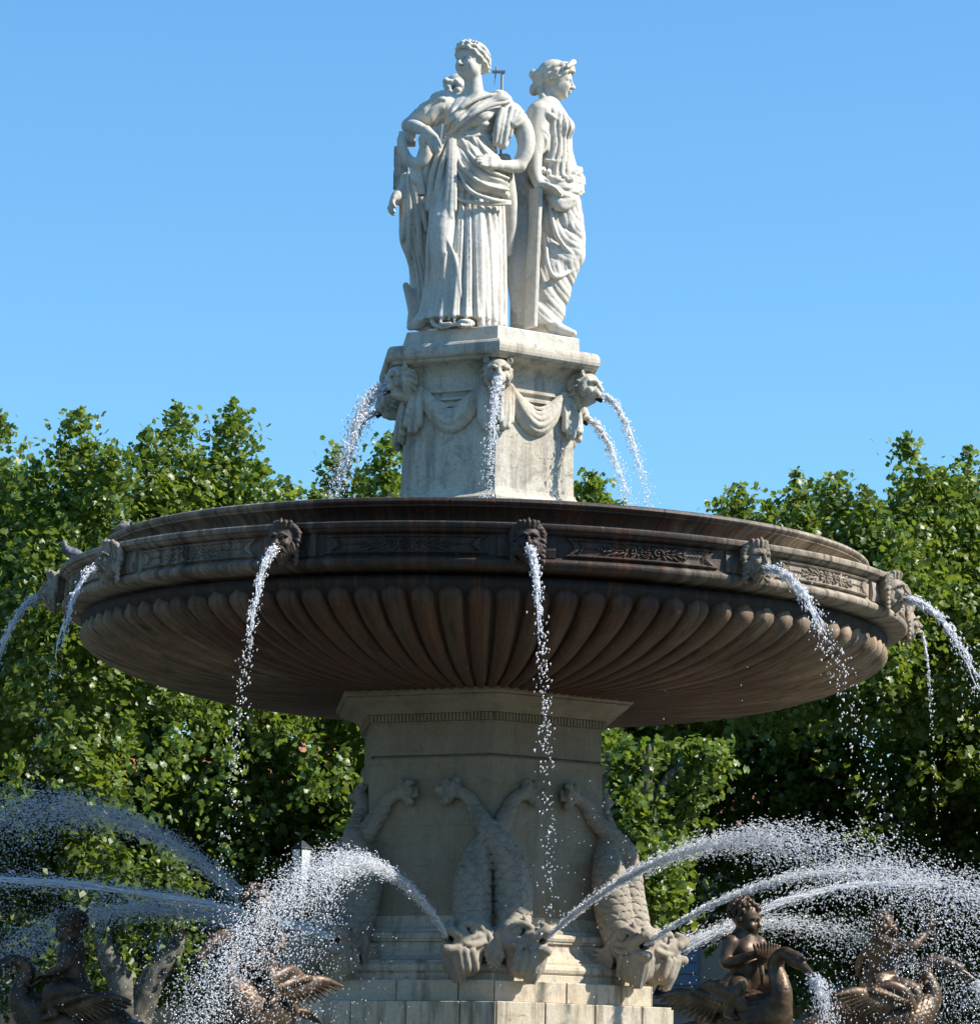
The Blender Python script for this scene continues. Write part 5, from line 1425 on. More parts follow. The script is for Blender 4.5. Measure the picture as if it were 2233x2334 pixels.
# ------------------------------------------------------------------ plane trees behind the fountain
def leaf_mat(name, a, b, ta, tb):
    m = NT(name); t = m.t
    at_ = m.n('ShaderNodeAttribute', attribute_name='tint').outputs['Fac']
    c = m.mix(at_, a, b); tc = m.mix(at_, ta, tb)
    m.set(m.p.inputs['Base Color'], c); m.p.inputs['Roughness'].default_value = 0.42; m.p.inputs['Specular IOR Level'].default_value = 0.45
    tr = m.n('ShaderNodeBsdfTranslucent'); m.set(tr.inputs[0], tc)
    mx = m.n('ShaderNodeMixShader'); mx.inputs[0].default_value = 0.34
    t.links.new(m.p.outputs[0], mx.inputs[1]); t.links.new(tr.outputs[0], mx.inputs[2]); t.links.new(mx.outputs[0], m.out.inputs[0])
    return m.m
M['leaf'] = leaf_mat('plane_leaf', (0.060, 0.115, 0.016), (0.185, 0.225, 0.045), (0.18, 0.31, 0.02), (0.42, 0.48, 0.05))
m = NT('plane_bark'); bk = m.noise(5.0, 4, 0.6, dist=1.0)
M['bark'] = m.fin(m.ramp(bk, [(0.40, (0.05, 0.043, 0.032)), (0.50, (0.11, 0.097, 0.07)), (0.64, (0.21, 0.19, 0.135))]), 0.85, m.bump(bk, 0.4, 0.02))
LEAF = np.array([(0, 0, 0), (0, 0.48, -0.03), (0, 1.05, -0.16), (-0.50, 0.20, 0.02), (-0.24, 0.42, 0.05), (-0.46, 0.72, -0.04), (0.50, 0.20, 0.02), (0.24, 0.42, 0.05), (0.46, 0.72, -0.04)], np.float32)
LQ = np.array([(0, 1, 4, 3), (1, 2, 5, 4), (0, 6, 7, 1), (1, 7, 8, 2)], np.int32)
LEAF2 = np.array([(0, 0, 0), (0.46, 0.42, 0.05), (0, 1.05, -0.16), (-0.46, 0.42, 0.05)], np.float32)
LQ2 = np.array([(0, 1, 2, 3)], np.int32)
def leaves_mesh(name, pos, out, size, g, simple=False):
    """one mesh of lobed leaves at pos, facing roughly along out"""
    n = len(pos)
    up_ = np.array([0, 0, 1.0])
    nrm = out * 0.40 + up_ * 0.60 + g.normal(size=(n, 3)) * 0.85
    nrm /= np.linalg.norm(nrm, axis=1)[:, None]
    tip = out * 0.6 + np.array([0, 0, -0.45]) + g.normal(size=(n, 3)) * 0.6
    tip -= nrm * (tip * nrm).sum(1)[:, None]; tip /= np.linalg.norm(tip, axis=1)[:, None] + 1e-6
    side = np.cross(tip, nrm)
    s = size * g.uniform(0.65, 1.25, n)
    LV, LF = (LEAF2, LQ2) if simple else (LEAF, LQ)
    nv = len(LV); L = LV[None] * s[:, None, None]
    V = pos[:, None, :] + L[..., 0:1] * side[:, None, :] + L[..., 1:2] * tip[:, None, :] + L[..., 2:3] * nrm[:, None, :]
    Q = (LF[None] + (np.arange(n) * nv)[:, None, None]).reshape(-1, 4)
    me = mesh_np(name, V.reshape(-1, 3), Q, smooth=False)
    a = me.attributes.new('tint', 'FLOAT', 'POINT')
    a.data.foreach_set('value', np.repeat(np.clip(g.beta(1.6, 2.2, n), 0, 1), nv).astype(np.float32))
    return me
def limb(bm, pts, rad, seg=9):
    P, R = spline(np.array([tuple(p) for p in pts], float), np.array(rad, float), 5)
    prev = None
    for i in range(len(P)):
        tg = Vector(P[min(i + 1, len(P) - 1)] - P[max(i - 1, 0)]); q = tg.to_track_quat('Z', 'Y').to_matrix()
        ring = [bm.verts.new(Vector(P[i]) + q @ Vector((R[i] * cos(2 * pi * k / seg), R[i] * sin(2 * pi * k / seg), 0))) for k in range(seg)]
        if prev:
            for k in range(seg): bm.faces.new((prev[k], prev[(k + 1) % seg], ring[(k + 1) % seg], ring[k]))
        prev = ring
def tree(label, Y, plumes, trunk, per=1.0, lsize=0.085, group='plane trees behind the fountain', seed=0, forks=None, ext=0.3, simple=False):
    """plumes: (u, v_top, v_bottom, half width px, depth shift) in the 1876-wide view at depth Y, pointed upright masses of foliage"""
    g = np.random.default_rng(100 + seed)
    base = Vector((trunk[0], Y, 0))
    root = empty('plane_tree', base)
    tag(root, label, 'tree', group)
    bm = bmesh.new(); top = Vector((trunk[0] * 0 , 0, trunk[1]))
    limb(bm, [(0, 0, -0.1), (0.03, 0, trunk[1] * 0.5), (0.0, 0, trunk[1])], [0.34, 0.25, 0.21], 12)
    if forks is None: forks = [(g.uniform(-1.3, -0.5), g.uniform(-0.6, 0.6), trunk[1] + g.uniform(1.0, 1.8)), (g.uniform(0.5, 1.3), g.uniform(-0.6, 0.6), trunk[1] + g.uniform(1.0, 1.8))]
    forks = [Vector(f) for f in forks]
    for f in forks: limb(bm, [(0, 0, trunk[1] - 0.25), Vector((0, 0, trunk[1])).lerp(f, 0.45) + Vector((0, 0, 0.04)), f, f + Vector((f.x * 0.35, f.y * 0.3, 1.1)) * ext, f + Vector((f.x * 0.5, f.y * 0.6, 2.6)) * ext], [0.19, 0.16, 0.125, 0.085, 0.02], 10)
    POS, OUT = [], []
    for (u, vt, vb, hw, dy) in plumes:
        Yp = Y + dy
        a = atd(u, vb, Yp); b = atd(u + g.uniform(-6, 6), vt, Yp) - Vector((0, 0, 0.26))
        R = hw * (Yp - CAM.y) / 6970.0; H = b.z - a.z
        aa, bb = np.array(a), np.array(b)
        # limb from the trunk up the middle of the plume
        m_ = a + (b - a) * 0.45 - base; s0 = min(forks, key=lambda f: (f - m_).length)
        if (m_ - s0).length < 1.7: limb(bm, [s0 - Vector((0, 0, 0.05)), s0.lerp(m_, 0.5) + Vector((0, 0, 0.15)), m_, a + (b - a) * 0.92 - base], [0.07, 0.055, 0.04, 0.010], 7)
        ncl = int(per * (58 * (R * R * H) ** 0.72 + 30))
        t = np.where(g.uniform(size=ncl) < 0.24, g.uniform(0.62, 1.0, ncl), g.uniform(0, 1, ncl) ** 0.95)
        prof = np.where(t < 0.25, 0.55 + 1.8 * t * (1 - t), 1.0) * (1 - np.clip((t - 0.1) / 0.9, 0, 1) ** 1.7) + 0.04
        rad = R * prof * np.sqrt(g.uniform(0.10, 1.0, ncl))
        th = g.uniform(0, 2 * pi, ncl)
        # lumps: pull clumps towards a few side shoots so that the mass has hollows
        nsh = max(6, int(H * 4)); sh_t, sh_a = g.uniform(0, 1, nsh), g.uniform(0, 2 * pi, nsh)
        k = g.integers(0, nsh, ncl); pull = g.uniform(0.1, 0.9, ncl)
        t = t * (1 - pull) + sh_t[k] * pull
        th = np.where(g.uniform(size=ncl) < 0.6, sh_a[k] + g.normal(size=ncl) * 0.28, th)
        rad = rad * np.where(pull > 0.4, 1.12, 0.92)
        c = aa[None] + (bb - aa)[None] * t[:, None] + np.stack([rad * np.cos(th), rad * np.sin(th), g.normal(size=ncl) * 0.1], 1)
        o = np.stack([np.cos(th), np.sin(th), np.full(ncl, 0.15) + 0.9 * np.clip(t - 0.8, 0, 1)], 1)
        m = g.integers(16, 30, ncl)
        cid = np.repeat(np.arange(ncl), m)
        p = c[cid] + g.normal(size=(len(cid), 3)) * np.array([0.125, 0.125, 0.11])
        ok = p[:, 2] < bb[2] + 0.12 * g.uniform(size=len(p)); POS.append(p[ok]); OUT.append(o[cid][ok])
        # a leader shoot at the tip
        nl = 70; tt = g.uniform(0, 1, nl)
        p = bb[None] + np.array([0, 0, 1.0]) * (tt[:, None] * 0.42 - 0.36) + g.normal(size=(nl, 3)) * (0.10 * (1 - tt[:, None]) + 0.012)
        POS.append(p); OUT.append(np.tile([0, 0, 0.6], (nl, 1)) + g.normal(size=(nl, 3)) * 0.6)
    pos = np.vstack(POS) - np.array(base); out = np.vstack(OUT); out /= np.linalg.norm(out, axis=1)[:, None] + 1e-6
    link('trunk', from_bm('trunk', bm, True), M['bark'], root)
    tag(link('crown', leaves_mesh('crown', pos, out, lsize, g, simple), M['leaf'], root), kind='stuff')
    return len(pos)
NL = 0
T_ = [
 ('plane tree cut off by the left edge, with a rounded green top', 15.0, [(-60, 800, 1380, 190, 0.5), (8, 758, 1250, 95, 0), (70, 850, 1330, 120, -0.5), (-40, 1100, 1480, 170, 1.2)], (-8.4, 4.6)),
 ('plane tree at left with a single narrow spire', 14.4, [(150, 748, 1150, 74, 0), (205, 830, 1230, 62, -0.4), (120, 950, 1400, 150, -0.6), (190, 1010, 1420, 140, 0.8)], (-7.3, 4.3)),
 ('plane tree left of the bowl with a broad double peak', 15.0, [(343, 740, 1200, 88, 0), (285, 790, 1150, 70, -0.3), (390, 850, 1250, 90, 0.2), (320, 960, 1420, 170, -0.5), (238, 1590, 1815, 62, 0.1), (338, 1600, 1825, 58, 0.1)], (-4.14, 2.75)),
 ('plane tree beside the pedestal with a tall pointed top and sloping right side', 15.6, [(447, 735, 1160, 72, 0), (500, 850, 1220, 85, -0.3), (550, 890, 1280, 85, 0.3), (600, 905, 1300, 70, -0.2), (470, 1000, 1420, 170, 0.4)], (-0.7, 4.6)),
 ('small plane tree seen between the upper pedestal and the bowl at left', 19.5, [(640, 822, 1250, 42, 0), (690, 870, 1300, 62, 0.3), (740, 802, 1300, 60, -0.3), (770, 880, 1300, 55, 0.4)], (-0.8, 4.5)),
 ('low plane tree top just right of the upper pedestal', 19.0, [(1130, 876, 1200, 42, 0), (1165, 915, 1250, 45, 0.2), (1095, 900, 1250, 50, 0.3)], (1.3, 4.5)),
 ('plane tree at right rising behind the edge of the bowl', 15.0, [(1410, 898, 1250, 62, 0), (1465, 930, 1280, 70, -0.4), (1530, 868, 1260, 85, 0.2), (1500, 1040, 1400, 150, 0.9)], (1.2, 6.0)),
 ('plane tree at right with the tallest leader of its row', 14.4, [(1600, 876, 1250, 85, 0), (1660, 900, 1250, 90, -0.3), (1738, 798, 1230, 82, 0), (1690, 950, 1330, 150, -0.4), (1660, 1060, 1420, 150, 1.2)], (8.2, 6.2)),
 ('plane tree cut off by the right edge of the view', 15.2, [(1850, 825, 1250, 95, 0), (1795, 865, 1250, 85, -0.4), (1910, 880, 1400, 130, 0.3), (1820, 1050, 1400, 160, 0.6)], (10.4, 6.0)),
]
for i, (lab, Y, pl, tr) in enumerate(T_): NL += tree(lab, Y, pl, tr, seed=i, forks={2: [(-0.36, 0, 3.55), (0.46, 0.1, 3.55)], 3: [(-0.2, 0, 6.2), (0.3, 0, 6.4)], 6: [(-0.3, 0, 7.2), (0.2, 0, 7.4)]}.get(i), ext=0.3)
# hanging branch in full sun right of the pedestal, nearer than the row behind
NL += tree('sunlit plane tree with low hanging branches right of the lower pedestal', 10.5, [(1200, 1380, 1640, 62, 0), (1260, 1385, 1530, 75, 0.2), (1335, 1378, 1480, 50, 0.1), (1225, 1520, 1720, 62, -0.2), (1185, 1440, 1700, 60, 0.3), (1150, 1330, 1560, 70, 0.8), (1255, 1600, 1760, 34, 0.0), (1290, 1470, 1570, 40, 0.2)], (1.6, 4.2), 0.85, 0.085, seed=30, forks=[(-0.2, 0, 4.8), (0.2, 0, 4.9)])
NL += tree('plane tree with leaves catching light under the left half of the bowl', 11.5, [(240, 1330, 1640, 90, 0), (330, 1350, 1640, 80, 0.4), (130, 1330, 1640, 100, -0.3), (430, 1400, 1640, 70, 0.5), (600, 1410, 1560, 50, 0.6), (660, 1400, 1600, 36, 0.2), (30, 1400, 1650, 100, 0.2)], (-9.0, 4.2), 0.09, 0.085, seed=31)
# the avenue behind is a deep roof of leaves: a middle row whose crowns start high, and a far row that fills the view under them
MID = [(-40, 850, 1330, 300, -9.8, 'plane tree of the middle row, at the left edge'), (340, 900, 1350, 260, -7.8, 'plane tree of the middle row, left of the bowl'), (620, 1000, 1360, 200, -1.0, 'plane tree of the middle row, behind the bowl'),
       (930, 1000, 1600, 200, 0.6, 'plane tree of the middle row, hidden behind the pedestal'), (1260, 1000, 1460, 200, 1.4, 'plane tree of the middle row, right of the pedestal'), (1520, 960, 1330, 240, 7.9, 'plane tree of the middle row, behind the right end of the bowl'),  # hidden crown behind the pedestal is carried low to add shade
       (1800, 900, 1340, 260, 9.6, 'plane tree of the middle row, at the right edge'), (2060, 900, 1340, 240, 11.6, 'plane tree of the middle row, just past the right edge')]
for i, (u, vt, vb, hw, tx, lab) in enumerate(MID):
    NL += tree(lab, 20.5 + (i % 2), [(u, vt, vb, hw, 0), (u - hw * 0.6, vt + 90, vb + 20, hw * 0.7, 1.0), (u + hw * 0.6, vt + 80, vb + 20, hw * 0.7, -1.0), (u, vt + 150, vb + 30, hw * 0.8, 2.2)], (tx, 6.0), 0.80, 0.15, 'plane trees of the middle row', seed=70 + i, simple=True, forks=[(-0.25, 0, 6.6), (0.25, 0.2, 6.8)])
BACK = [(-20, 950, 2010, 260, -10.5, 'shady plane tree in the back row, at the left edge'), (330, 1000, 2010, 260, -8.6, 'shady plane tree in the back row, left of the bowl'), (660, 1060, 1990, 90, -1.0, 'shady plane tree in the back row, near the pedestal'),
        (860, 1090, 1800, 190, -0.4, 'unseen back-row plane tree added for its shade behind the left of the pedestal'), (1110, 1090, 1800, 190, 1.2, 'unseen back-row plane tree added for its shade behind the right of the pedestal'),  # both are out of sight, put in to shade the lower left foliage
        (1420, 1050, 1800, 220, 1.6, 'shady plane tree in the back row, right of the pedestal'), (1700, 1000, 1960, 240, 9.0, 'shady plane tree in the back row, under the right half of the bowl'), (1950, 1000, 2010, 230, 11.2, 'shady plane tree in the back row, at the right edge')]
for i, (u, vt, vb, hw, tx, lab) in enumerate(BACK):
    NL += tree(lab, 27.0 + (i % 2) * 1.5, [(u, vt, vb, hw, 0), (u - hw * 0.6, vt + 160, vb, hw * 0.7, 0.8), (u + hw * 0.6, vt + 140, vb, hw * 0.7, -0.8)], (tx, 4.5), 0.70, 0.15, 'shady plane trees in the back row', seed=50 + i, simple=True, forks=[(-0.25, 0, 5.2), (0.25, 0.2, 5.4)])
# the square is ringed with plane trees: one more, added unseen round the sides and behind the viewer
g = np.random.default_rng(400)
n = 5200
a, z, q = g.uniform(0, 2 * pi, n), g.uniform(0, 1, n), np.sqrt(g.uniform(0.3, 1, n))
R = 4.3 * np.sin(pi * np.clip(z * 0.85 + 0.12, 0, 1)) ** 0.6
pos = np.stack([R * q * np.cos(a), R * q * np.sin(a), 3.2 + 9.3 * z], 1); out = np.stack([np.cos(a), np.sin(a), 0.3 + 0 * a], 1)
far_crown = leaves_mesh('crown', pos, out, 0.55, g); far_crown.materials.append(M['leaf'])
bm = bmesh.new(); limb(bm, [(0, 0, -0.1), (0.1, 0, 3), (0, 0.1, 8)], [0.4, 0.3, 0.12]); far_trunk = from_bm('trunk', bm, True); far_trunk.materials.append(M['bark'])
for k, (x, y) in enumerate(((12.6, 16.5), (17.5, 17.5), (14.5, 25.5), (19.5, 26.0))):
    o = empty('plane_tree', (x, y, 0), 0.9 + k * 1.3); o.scale = (1, 1, 0.93)
    tag(o, 'plane tree of the row behind the fountain, past the right edge', 'tree', 'plane trees continuing the row to the right')
    link('trunk', far_trunk, None, o); tag(link('crown', far_crown, None, o), kind='stuff')
for k in range(17):  # occluders added out of view, they cut the low sky light on the fountain
    an = radians(-152 + 19 * k); rr = 37.0 + 2.0 * (k % 2)
    if abs(an) > radians(125): rr = 33.0
    o = empty('plane_tree', (rr * sin(an), -rr * cos(an), 0), k * 1.7)
    tag(o, 'unseen tall plane tree added round the square to block low sky', 'tree', 'unseen plane trees added round the square')
    link('trunk', far_trunk, None, o); tag(link('crown', far_crown, None, o), kind='stuff')
print('leaves', NL)
# forked trunk at lower left belongs to the tree with sunlit leaves under the bowl
# ------------------------------------------------------------------ houses and lamp glimpsed through the trees
def plaster(name, a, b):
    m = NT(name); return m.fin(m.mix(m.ramp(m.noise(0.9, 5, 0.6), [(0.35, 0.0), (0.7, 1.0)]), a, b), 0.9, m.bump(m.noise(20.0, 4), 0.2, 0.01))
M['ochre'] = plaster('ochre_plaster', (0.52, 0.36, 0.20), (0.44, 0.29, 0.16))
M['cream'] = plaster('cream_plaster', (0.58, 0.47, 0.33), (0.50, 0.39, 0.27))
M['shutter'] = plaster('blue_grey_paint', (0.30, 0.38, 0.45), (0.26, 0.33, 0.40))
M['trim'] = plaster('pale_stone_trim', (0.55, 0.50, 0.42), (0.48, 0.43, 0.36))
M['tile'] = plaster('roof_tile', (0.36, 0.15, 0.08), (0.26, 0.11, 0.06))
m = NT('window_glass'); M['glass'] = m.fin((0.03, 0.04, 0.05), 0.08, spec=0.6)
M['slate'] = plaster('blue_grey_panel', (0.10, 0.14, 0.18), (0.07, 0.10, 0.14))
def house(label, x, Y, w, h, depth, wall, rz=0.0, floors=2, shop=None):
    root = empty('town_house', (x, Y, 0), radians(rz)); tag(root, label, 'building')
    def part(name, boxes, mat, parent=root):
        bm = bmesh.new()
        for c, hf in boxes: bm_box(bm, Vector(c), hf)
        return link(name, from_bm(name, bm), mat, parent)
    # wall with real openings: piers and bands between them
    cols = max(2, int(w / 2.6)); fh = (h - 0.6) / (floors + 0.0)
    ow, oh = 1.05, min(1.9, fh - 1.0)
    xs = [-w / 2 + w * (i + 0.5) / cols for i in range(cols)]
    wb = []
    z = 0.0
    for f in range(floors):
        zb = f * fh + 0.8; zt = zb + oh
        wb.append(((0, 0.2, (z + zb) / 2), (w / 2, 0.2, (zb - z) / 2)))
        ed = [-w / 2] + [v for c in xs for v in (c - ow / 2, c + ow / 2)] + [w / 2]
        for i in range(0, len(ed), 2): wb.append((((ed[i] + ed[i + 1]) / 2, 0.2, (zb + zt) / 2), ((ed[i + 1] - ed[i]) / 2, 0.2, oh / 2 - 0.001)))
        z = zt
        for c in xs:
            win = part('window', [((c, 0.32, zb + oh / 2), (ow / 2, 0.02, oh / 2))], M['glass'])
            part('frame', [((c, 0.27, zb + oh / 2), (0.03, 0.025, oh / 2 - 0.06)), ((c, 0.272, zb + 0.03), (ow / 2, 0.025, 0.03)), ((c, 0.272, zt - 0.03), (ow / 2, 0.025, 0.03)),
                           ((c - ow / 2 + 0.03, 0.275, zb + oh / 2), (0.03, 0.025, oh / 2 - 0.06)), ((c + ow / 2 - 0.03, 0.275, zb + oh / 2), (0.03, 0.025, oh / 2 - 0.06)), ((c, 0.268, zb + oh * 0.55), (ow / 2 - 0.06, 0.02, 0.02))], M['trim'], win)
            for s in (-1, 1):
                sh = []
                sx = c + s * (ow / 2 + 0.28)
                sh.append(((sx, -0.03, zb + oh / 2), (0.26, 0.012, oh / 2)))
                for q in range(9): sh.append(((sx, -0.052, zb + oh * (q + 0.5) / 9), (0.23, 0.010, oh / 9 * 0.32)))
                part('shutter', sh, M['shutter'])
            part('sill', [((c, -0.06, zb - 0.06), (ow / 2 + 0.1, 0.1, 0.05))], M['trim'])
    wb.append(((0, 0.2, (z + h) / 2), (w / 2, 0.2, (h - z) / 2)))
    part('wall', wb, wall)
    part('side_wall', [((-w / 2 + 0.2, depth / 2 + 0.2, h / 2), (0.2, depth / 2 - 0.201, h / 2)), ((w / 2 - 0.2, depth / 2 + 0.2, h / 2), (0.2, depth / 2 - 0.201, h / 2)), ((0, depth, h / 2), (w / 2, 0.2, h / 2))], wall)
    part('string_course', [((0, -0.05, f * fh + 0.35), (w / 2, 0.05, 0.09)) for f in range(1, floors)] + [((0, -0.12, h - 0.14), (w / 2 + 0.1, 0.12, 0.14))], M['trim'])
    V = [(-w / 2 - 0.3, -0.5, h), (w / 2 + 0.3, -0.5, h), (w / 2 + 0.3, depth + 0.4, h), (-w / 2 - 0.3, depth + 0.4, h), (-w / 2 - 0.3, depth / 2, h + depth * 0.16), (w / 2 + 0.3, depth / 2, h + depth * 0.16)]
    rf = link('roof', mesh_py('roof', V, [(0, 1, 5, 4), (2, 3, 4, 5), (0, 4, 3), (1, 2, 5), (0, 3, 2, 1)]), M['tile'], root)
    bm = bmesh.new()
    for i in range(int(w / 0.3)):
        xx = -w / 2 + 0.3 * i; bm_tube(bm, (xx, -0.52, h + 0.02), (xx, depth / 2, h + depth * 0.16 + 0.03), 0.09, 6)
    tag(link('roof_tiles', from_bm('roof_tiles', bm), M['tile'], rf), kind='stuff')
    if shop:
        part('shop_front', [((0, -0.12, 2.3), (w / 2 - 0.4, 0.1, 0.35)), ((-w / 4, -0.1, 1.0), (w / 8, 0.06, 0.95)), ((w / 4, -0.1, 1.0), (w / 8, 0.06, 0.95))], shop)
house('ochre town house with blue-grey shutters seen left of the pedestal', -5.6, 40.0, 11.0, 7.6, 8.0, M['ochre'], 0, 2)
house('cream town house seen through the leaves at the left edge', -17.2, 41.0, 12.0, 7.8, 8.0, M['cream'], 4, 2)
house('dark shop house with blue-grey front right of the pedestal', 6.0, 38.0, 9.0, 6.6, 8.0, M['cream'], -3, 2, M['slate'])
house('sunlit ochre town house glimpsed between the trees at right', 14.6, 37.5, 10.0, 6.8, 8.0, M['ochre'], 48, 2)
# lantern on a post left of the pedestal
Lp = atd(577, 1655, 13.0)
root = empty('street_lamp', (Lp.x, 13.0, 0)); tag(root, 'street lamp with pale tapered lantern between the trees left of the pedestal', 'street lamp')
m = NT('frosted_glass'); M['frost'] = m.fin((0.62, 0.63, 0.60), 0.5)
bm = bmesh.new(); bm_tube(bm, (0, 0, 0), (0, 0, 0.9), 0.11, 12, 0.07); bm_tube(bm, (0, 0, 0.9), (0, 0, Lp.z - 0.19), 0.045, 12, 0.045); link('post', from_bm('post', bm, True), M['pipe'], root)
bm = bmesh.new(); bm_tube(bm, (0, 0, Lp.z - 0.19), (0, 0, Lp.z + 0.17), 0.068, 4, 0.118); lt = link('lantern', from_bm('lantern', bm), M['frost'], root)
bm = bmesh.new()
for k in range(4):
    a = pi / 2 * k; bm_tube(bm, (0.070 * cos(a), 0.070 * sin(a), Lp.z - 0.195), (0.121 * cos(a), 0.121 * sin(a), Lp.z + 0.175), 0.009, 6)
    b = a + pi / 2; bm_tube(bm, (0.121 * cos(a), 0.121 * sin(a), Lp.z + 0.175), (0.121 * cos(b), 0.121 * sin(b), Lp.z + 0.175), 0.010, 6)
bm_tube(bm, (0, 0, Lp.z + 0.18), (0, 0, Lp.z + 0.27), 0.13, 4, 0.02)
link('lantern_frame', from_bm('lantern_frame', bm), M['pipe'], root)
# two pigeons on the rim
def pigeon_mesh():
    S = Sculpt((-0.20, -0.08, -0.02), (0.22, 0.08, 0.24), 0.0045)
    S.chain([(-0.08, 0, 0.07), (0.0, 0, 0.09), (0.07, 0, 0.115)], [0.035, 0.058, 0.045], 0.02)
    S.chain([(0.07, 0, 0.12), (0.095, 0, 0.165), (0.10, 0, 0.19)], [0.035, 0.024, 0.026], 0.015)
    S.chain([(0.115, 0, 0.19), (0.145, 0, 0.182)], [0.010, 0.005], 0.005, 1)
    S.chain([(-0.07, 0, 0.07), (-0.17, 0, 0.045)], [0.03, 0.016], 0.01, 1, flat=((0, 0, 1), 2.2))
    for q in (-1, 1):
        S.chain([(0.05, q * 0.045, 0.11), (-0.03, q * 0.052, 0.09), (-0.12, q * 0.022, 0.065)], [0.03, 0.034, 0.012], 0.006, 3, flat=((0, 1, 0.2), 2.0))
        S.chain([(0.01, q * 0.02, 0.05), (0.015, q * 0.02, 0.0)], [0.010, 0.006], 0.004, 1)
        S.chain([(0.015, q * 0.02, 0.003), (0.04, q * 0.024, 0.002)], 0.005, 0.003, 1)
    return S.mesh('pigeon')
m = NT('pigeon_feathers'); z = m.n('ShaderNodeTexCoord').outputs['Object']
M['pigeon'] = m.fin(m.ramp(m.noise(14.0, 3, 0.6, vec=z), [(0.35, (0.05, 0.055, 0.07)), (0.55, (0.16, 0.17, 0.20)), (0.7, (0.30, 0.30, 0.31))]), 0.6)
pgm = pigeon_mesh()
for ph, r, z, rz, sc, lab in ((-79, 3.32, 5.895, 200, 0.85, 'grey pigeon on the lower ledge of the rim at far left'), (-72, 3.0, 6.106, 20, 0.5, 'small grey bird on the upper rim above the left masks')):
    d = dirv(ph); o = link('pigeon', pgm, M['pigeon'])
    o.location = (d.x * r, d.y * r, z + 0.008); o.rotation_euler = (0, 0, radians(rz)); o.scale = (sc,) * 3
    tag(o, lab, 'pigeon', 'pigeons on the fountain rim')
# ------------------------------------------------------------------ water in the air
G = 9.81
def drop_mat():
    m = NT('water_drops'); t = m.t
    df = m.n('ShaderNodeBsdfDiffuse'); df.inputs[0].default_value = (0.97, 0.98, 1.0, 1)
    tr = m.n('ShaderNodeBsdfTranslucent'); tr.inputs[0].default_value = (0.97, 0.98, 1.0, 1)
    gl = m.n('ShaderNodeBsdfGlossy'); gl.inputs['Roughness'].default_value = 0.08; gl.inputs[0].default_value = (1, 1, 1, 1)
    a = m.n('ShaderNodeMixShader'); a.inputs[0].default_value = 0.55; t.links.new(df.outputs[0], a.inputs[1]); t.links.new(tr.outputs[0], a.inputs[2])
    b = m.n('ShaderNodeMixShader'); b.inputs[0].default_value = 0.10; t.links.new(a.outputs[0], b.inputs[1]); t.links.new(gl.outputs[0], b.inputs[2])
    tp = m.n('ShaderNodeBsdfTransparent')
    c = m.n('ShaderNodeMixShader'); c.inputs[0].default_value = 0.22; t.links.new(b.outputs[0], c.inputs[1]); t.links.new(tp.outputs[0], c.inputs[2])
    t.links.new(c.outputs[0], m.out.inputs[0]); return m.m
M['drops'] = drop_mat()
OV = np.array([(1.15, 0, -0.5), (-0.6, 1.0, -0.5), (-0.6, -1.0, -0.5), (0, 0, 1.25)], np.float32)
OF = np.array([(0, 2, 1), (0, 1, 3), (1, 2, 3), (2, 0, 3)], np.int32)
def drops_mesh(name, P, Vv, r, st, g):
    n = len(P)
    z = Vv / (np.linalg.norm(Vv, axis=1)[:, None] + 1e-6)
    z = z + g.normal(size=(n, 3)) * 0.25; z /= np.linalg.norm(z, axis=1)[:, None]
    x = np.cross(z, g.normal(size=(n, 3))); x /= np.linalg.norm(x, axis=1)[:, None] + 1e-6
    y = np.cross(z, x)
    A = OV[None] * r[:, None, None]
    V = P[:, None] + A[..., 0:1] * x[:, None] + A[..., 1:2] * y[:, None] + A[..., 2:3] * st[:, None, None] * z[:, None]
    F = (OF[None] + (np.arange(n) * 4)[:, None, None]).reshape(-1, 3)
    return mesh_np(name, V.reshape(-1, 3), F)
NDROP = [0]
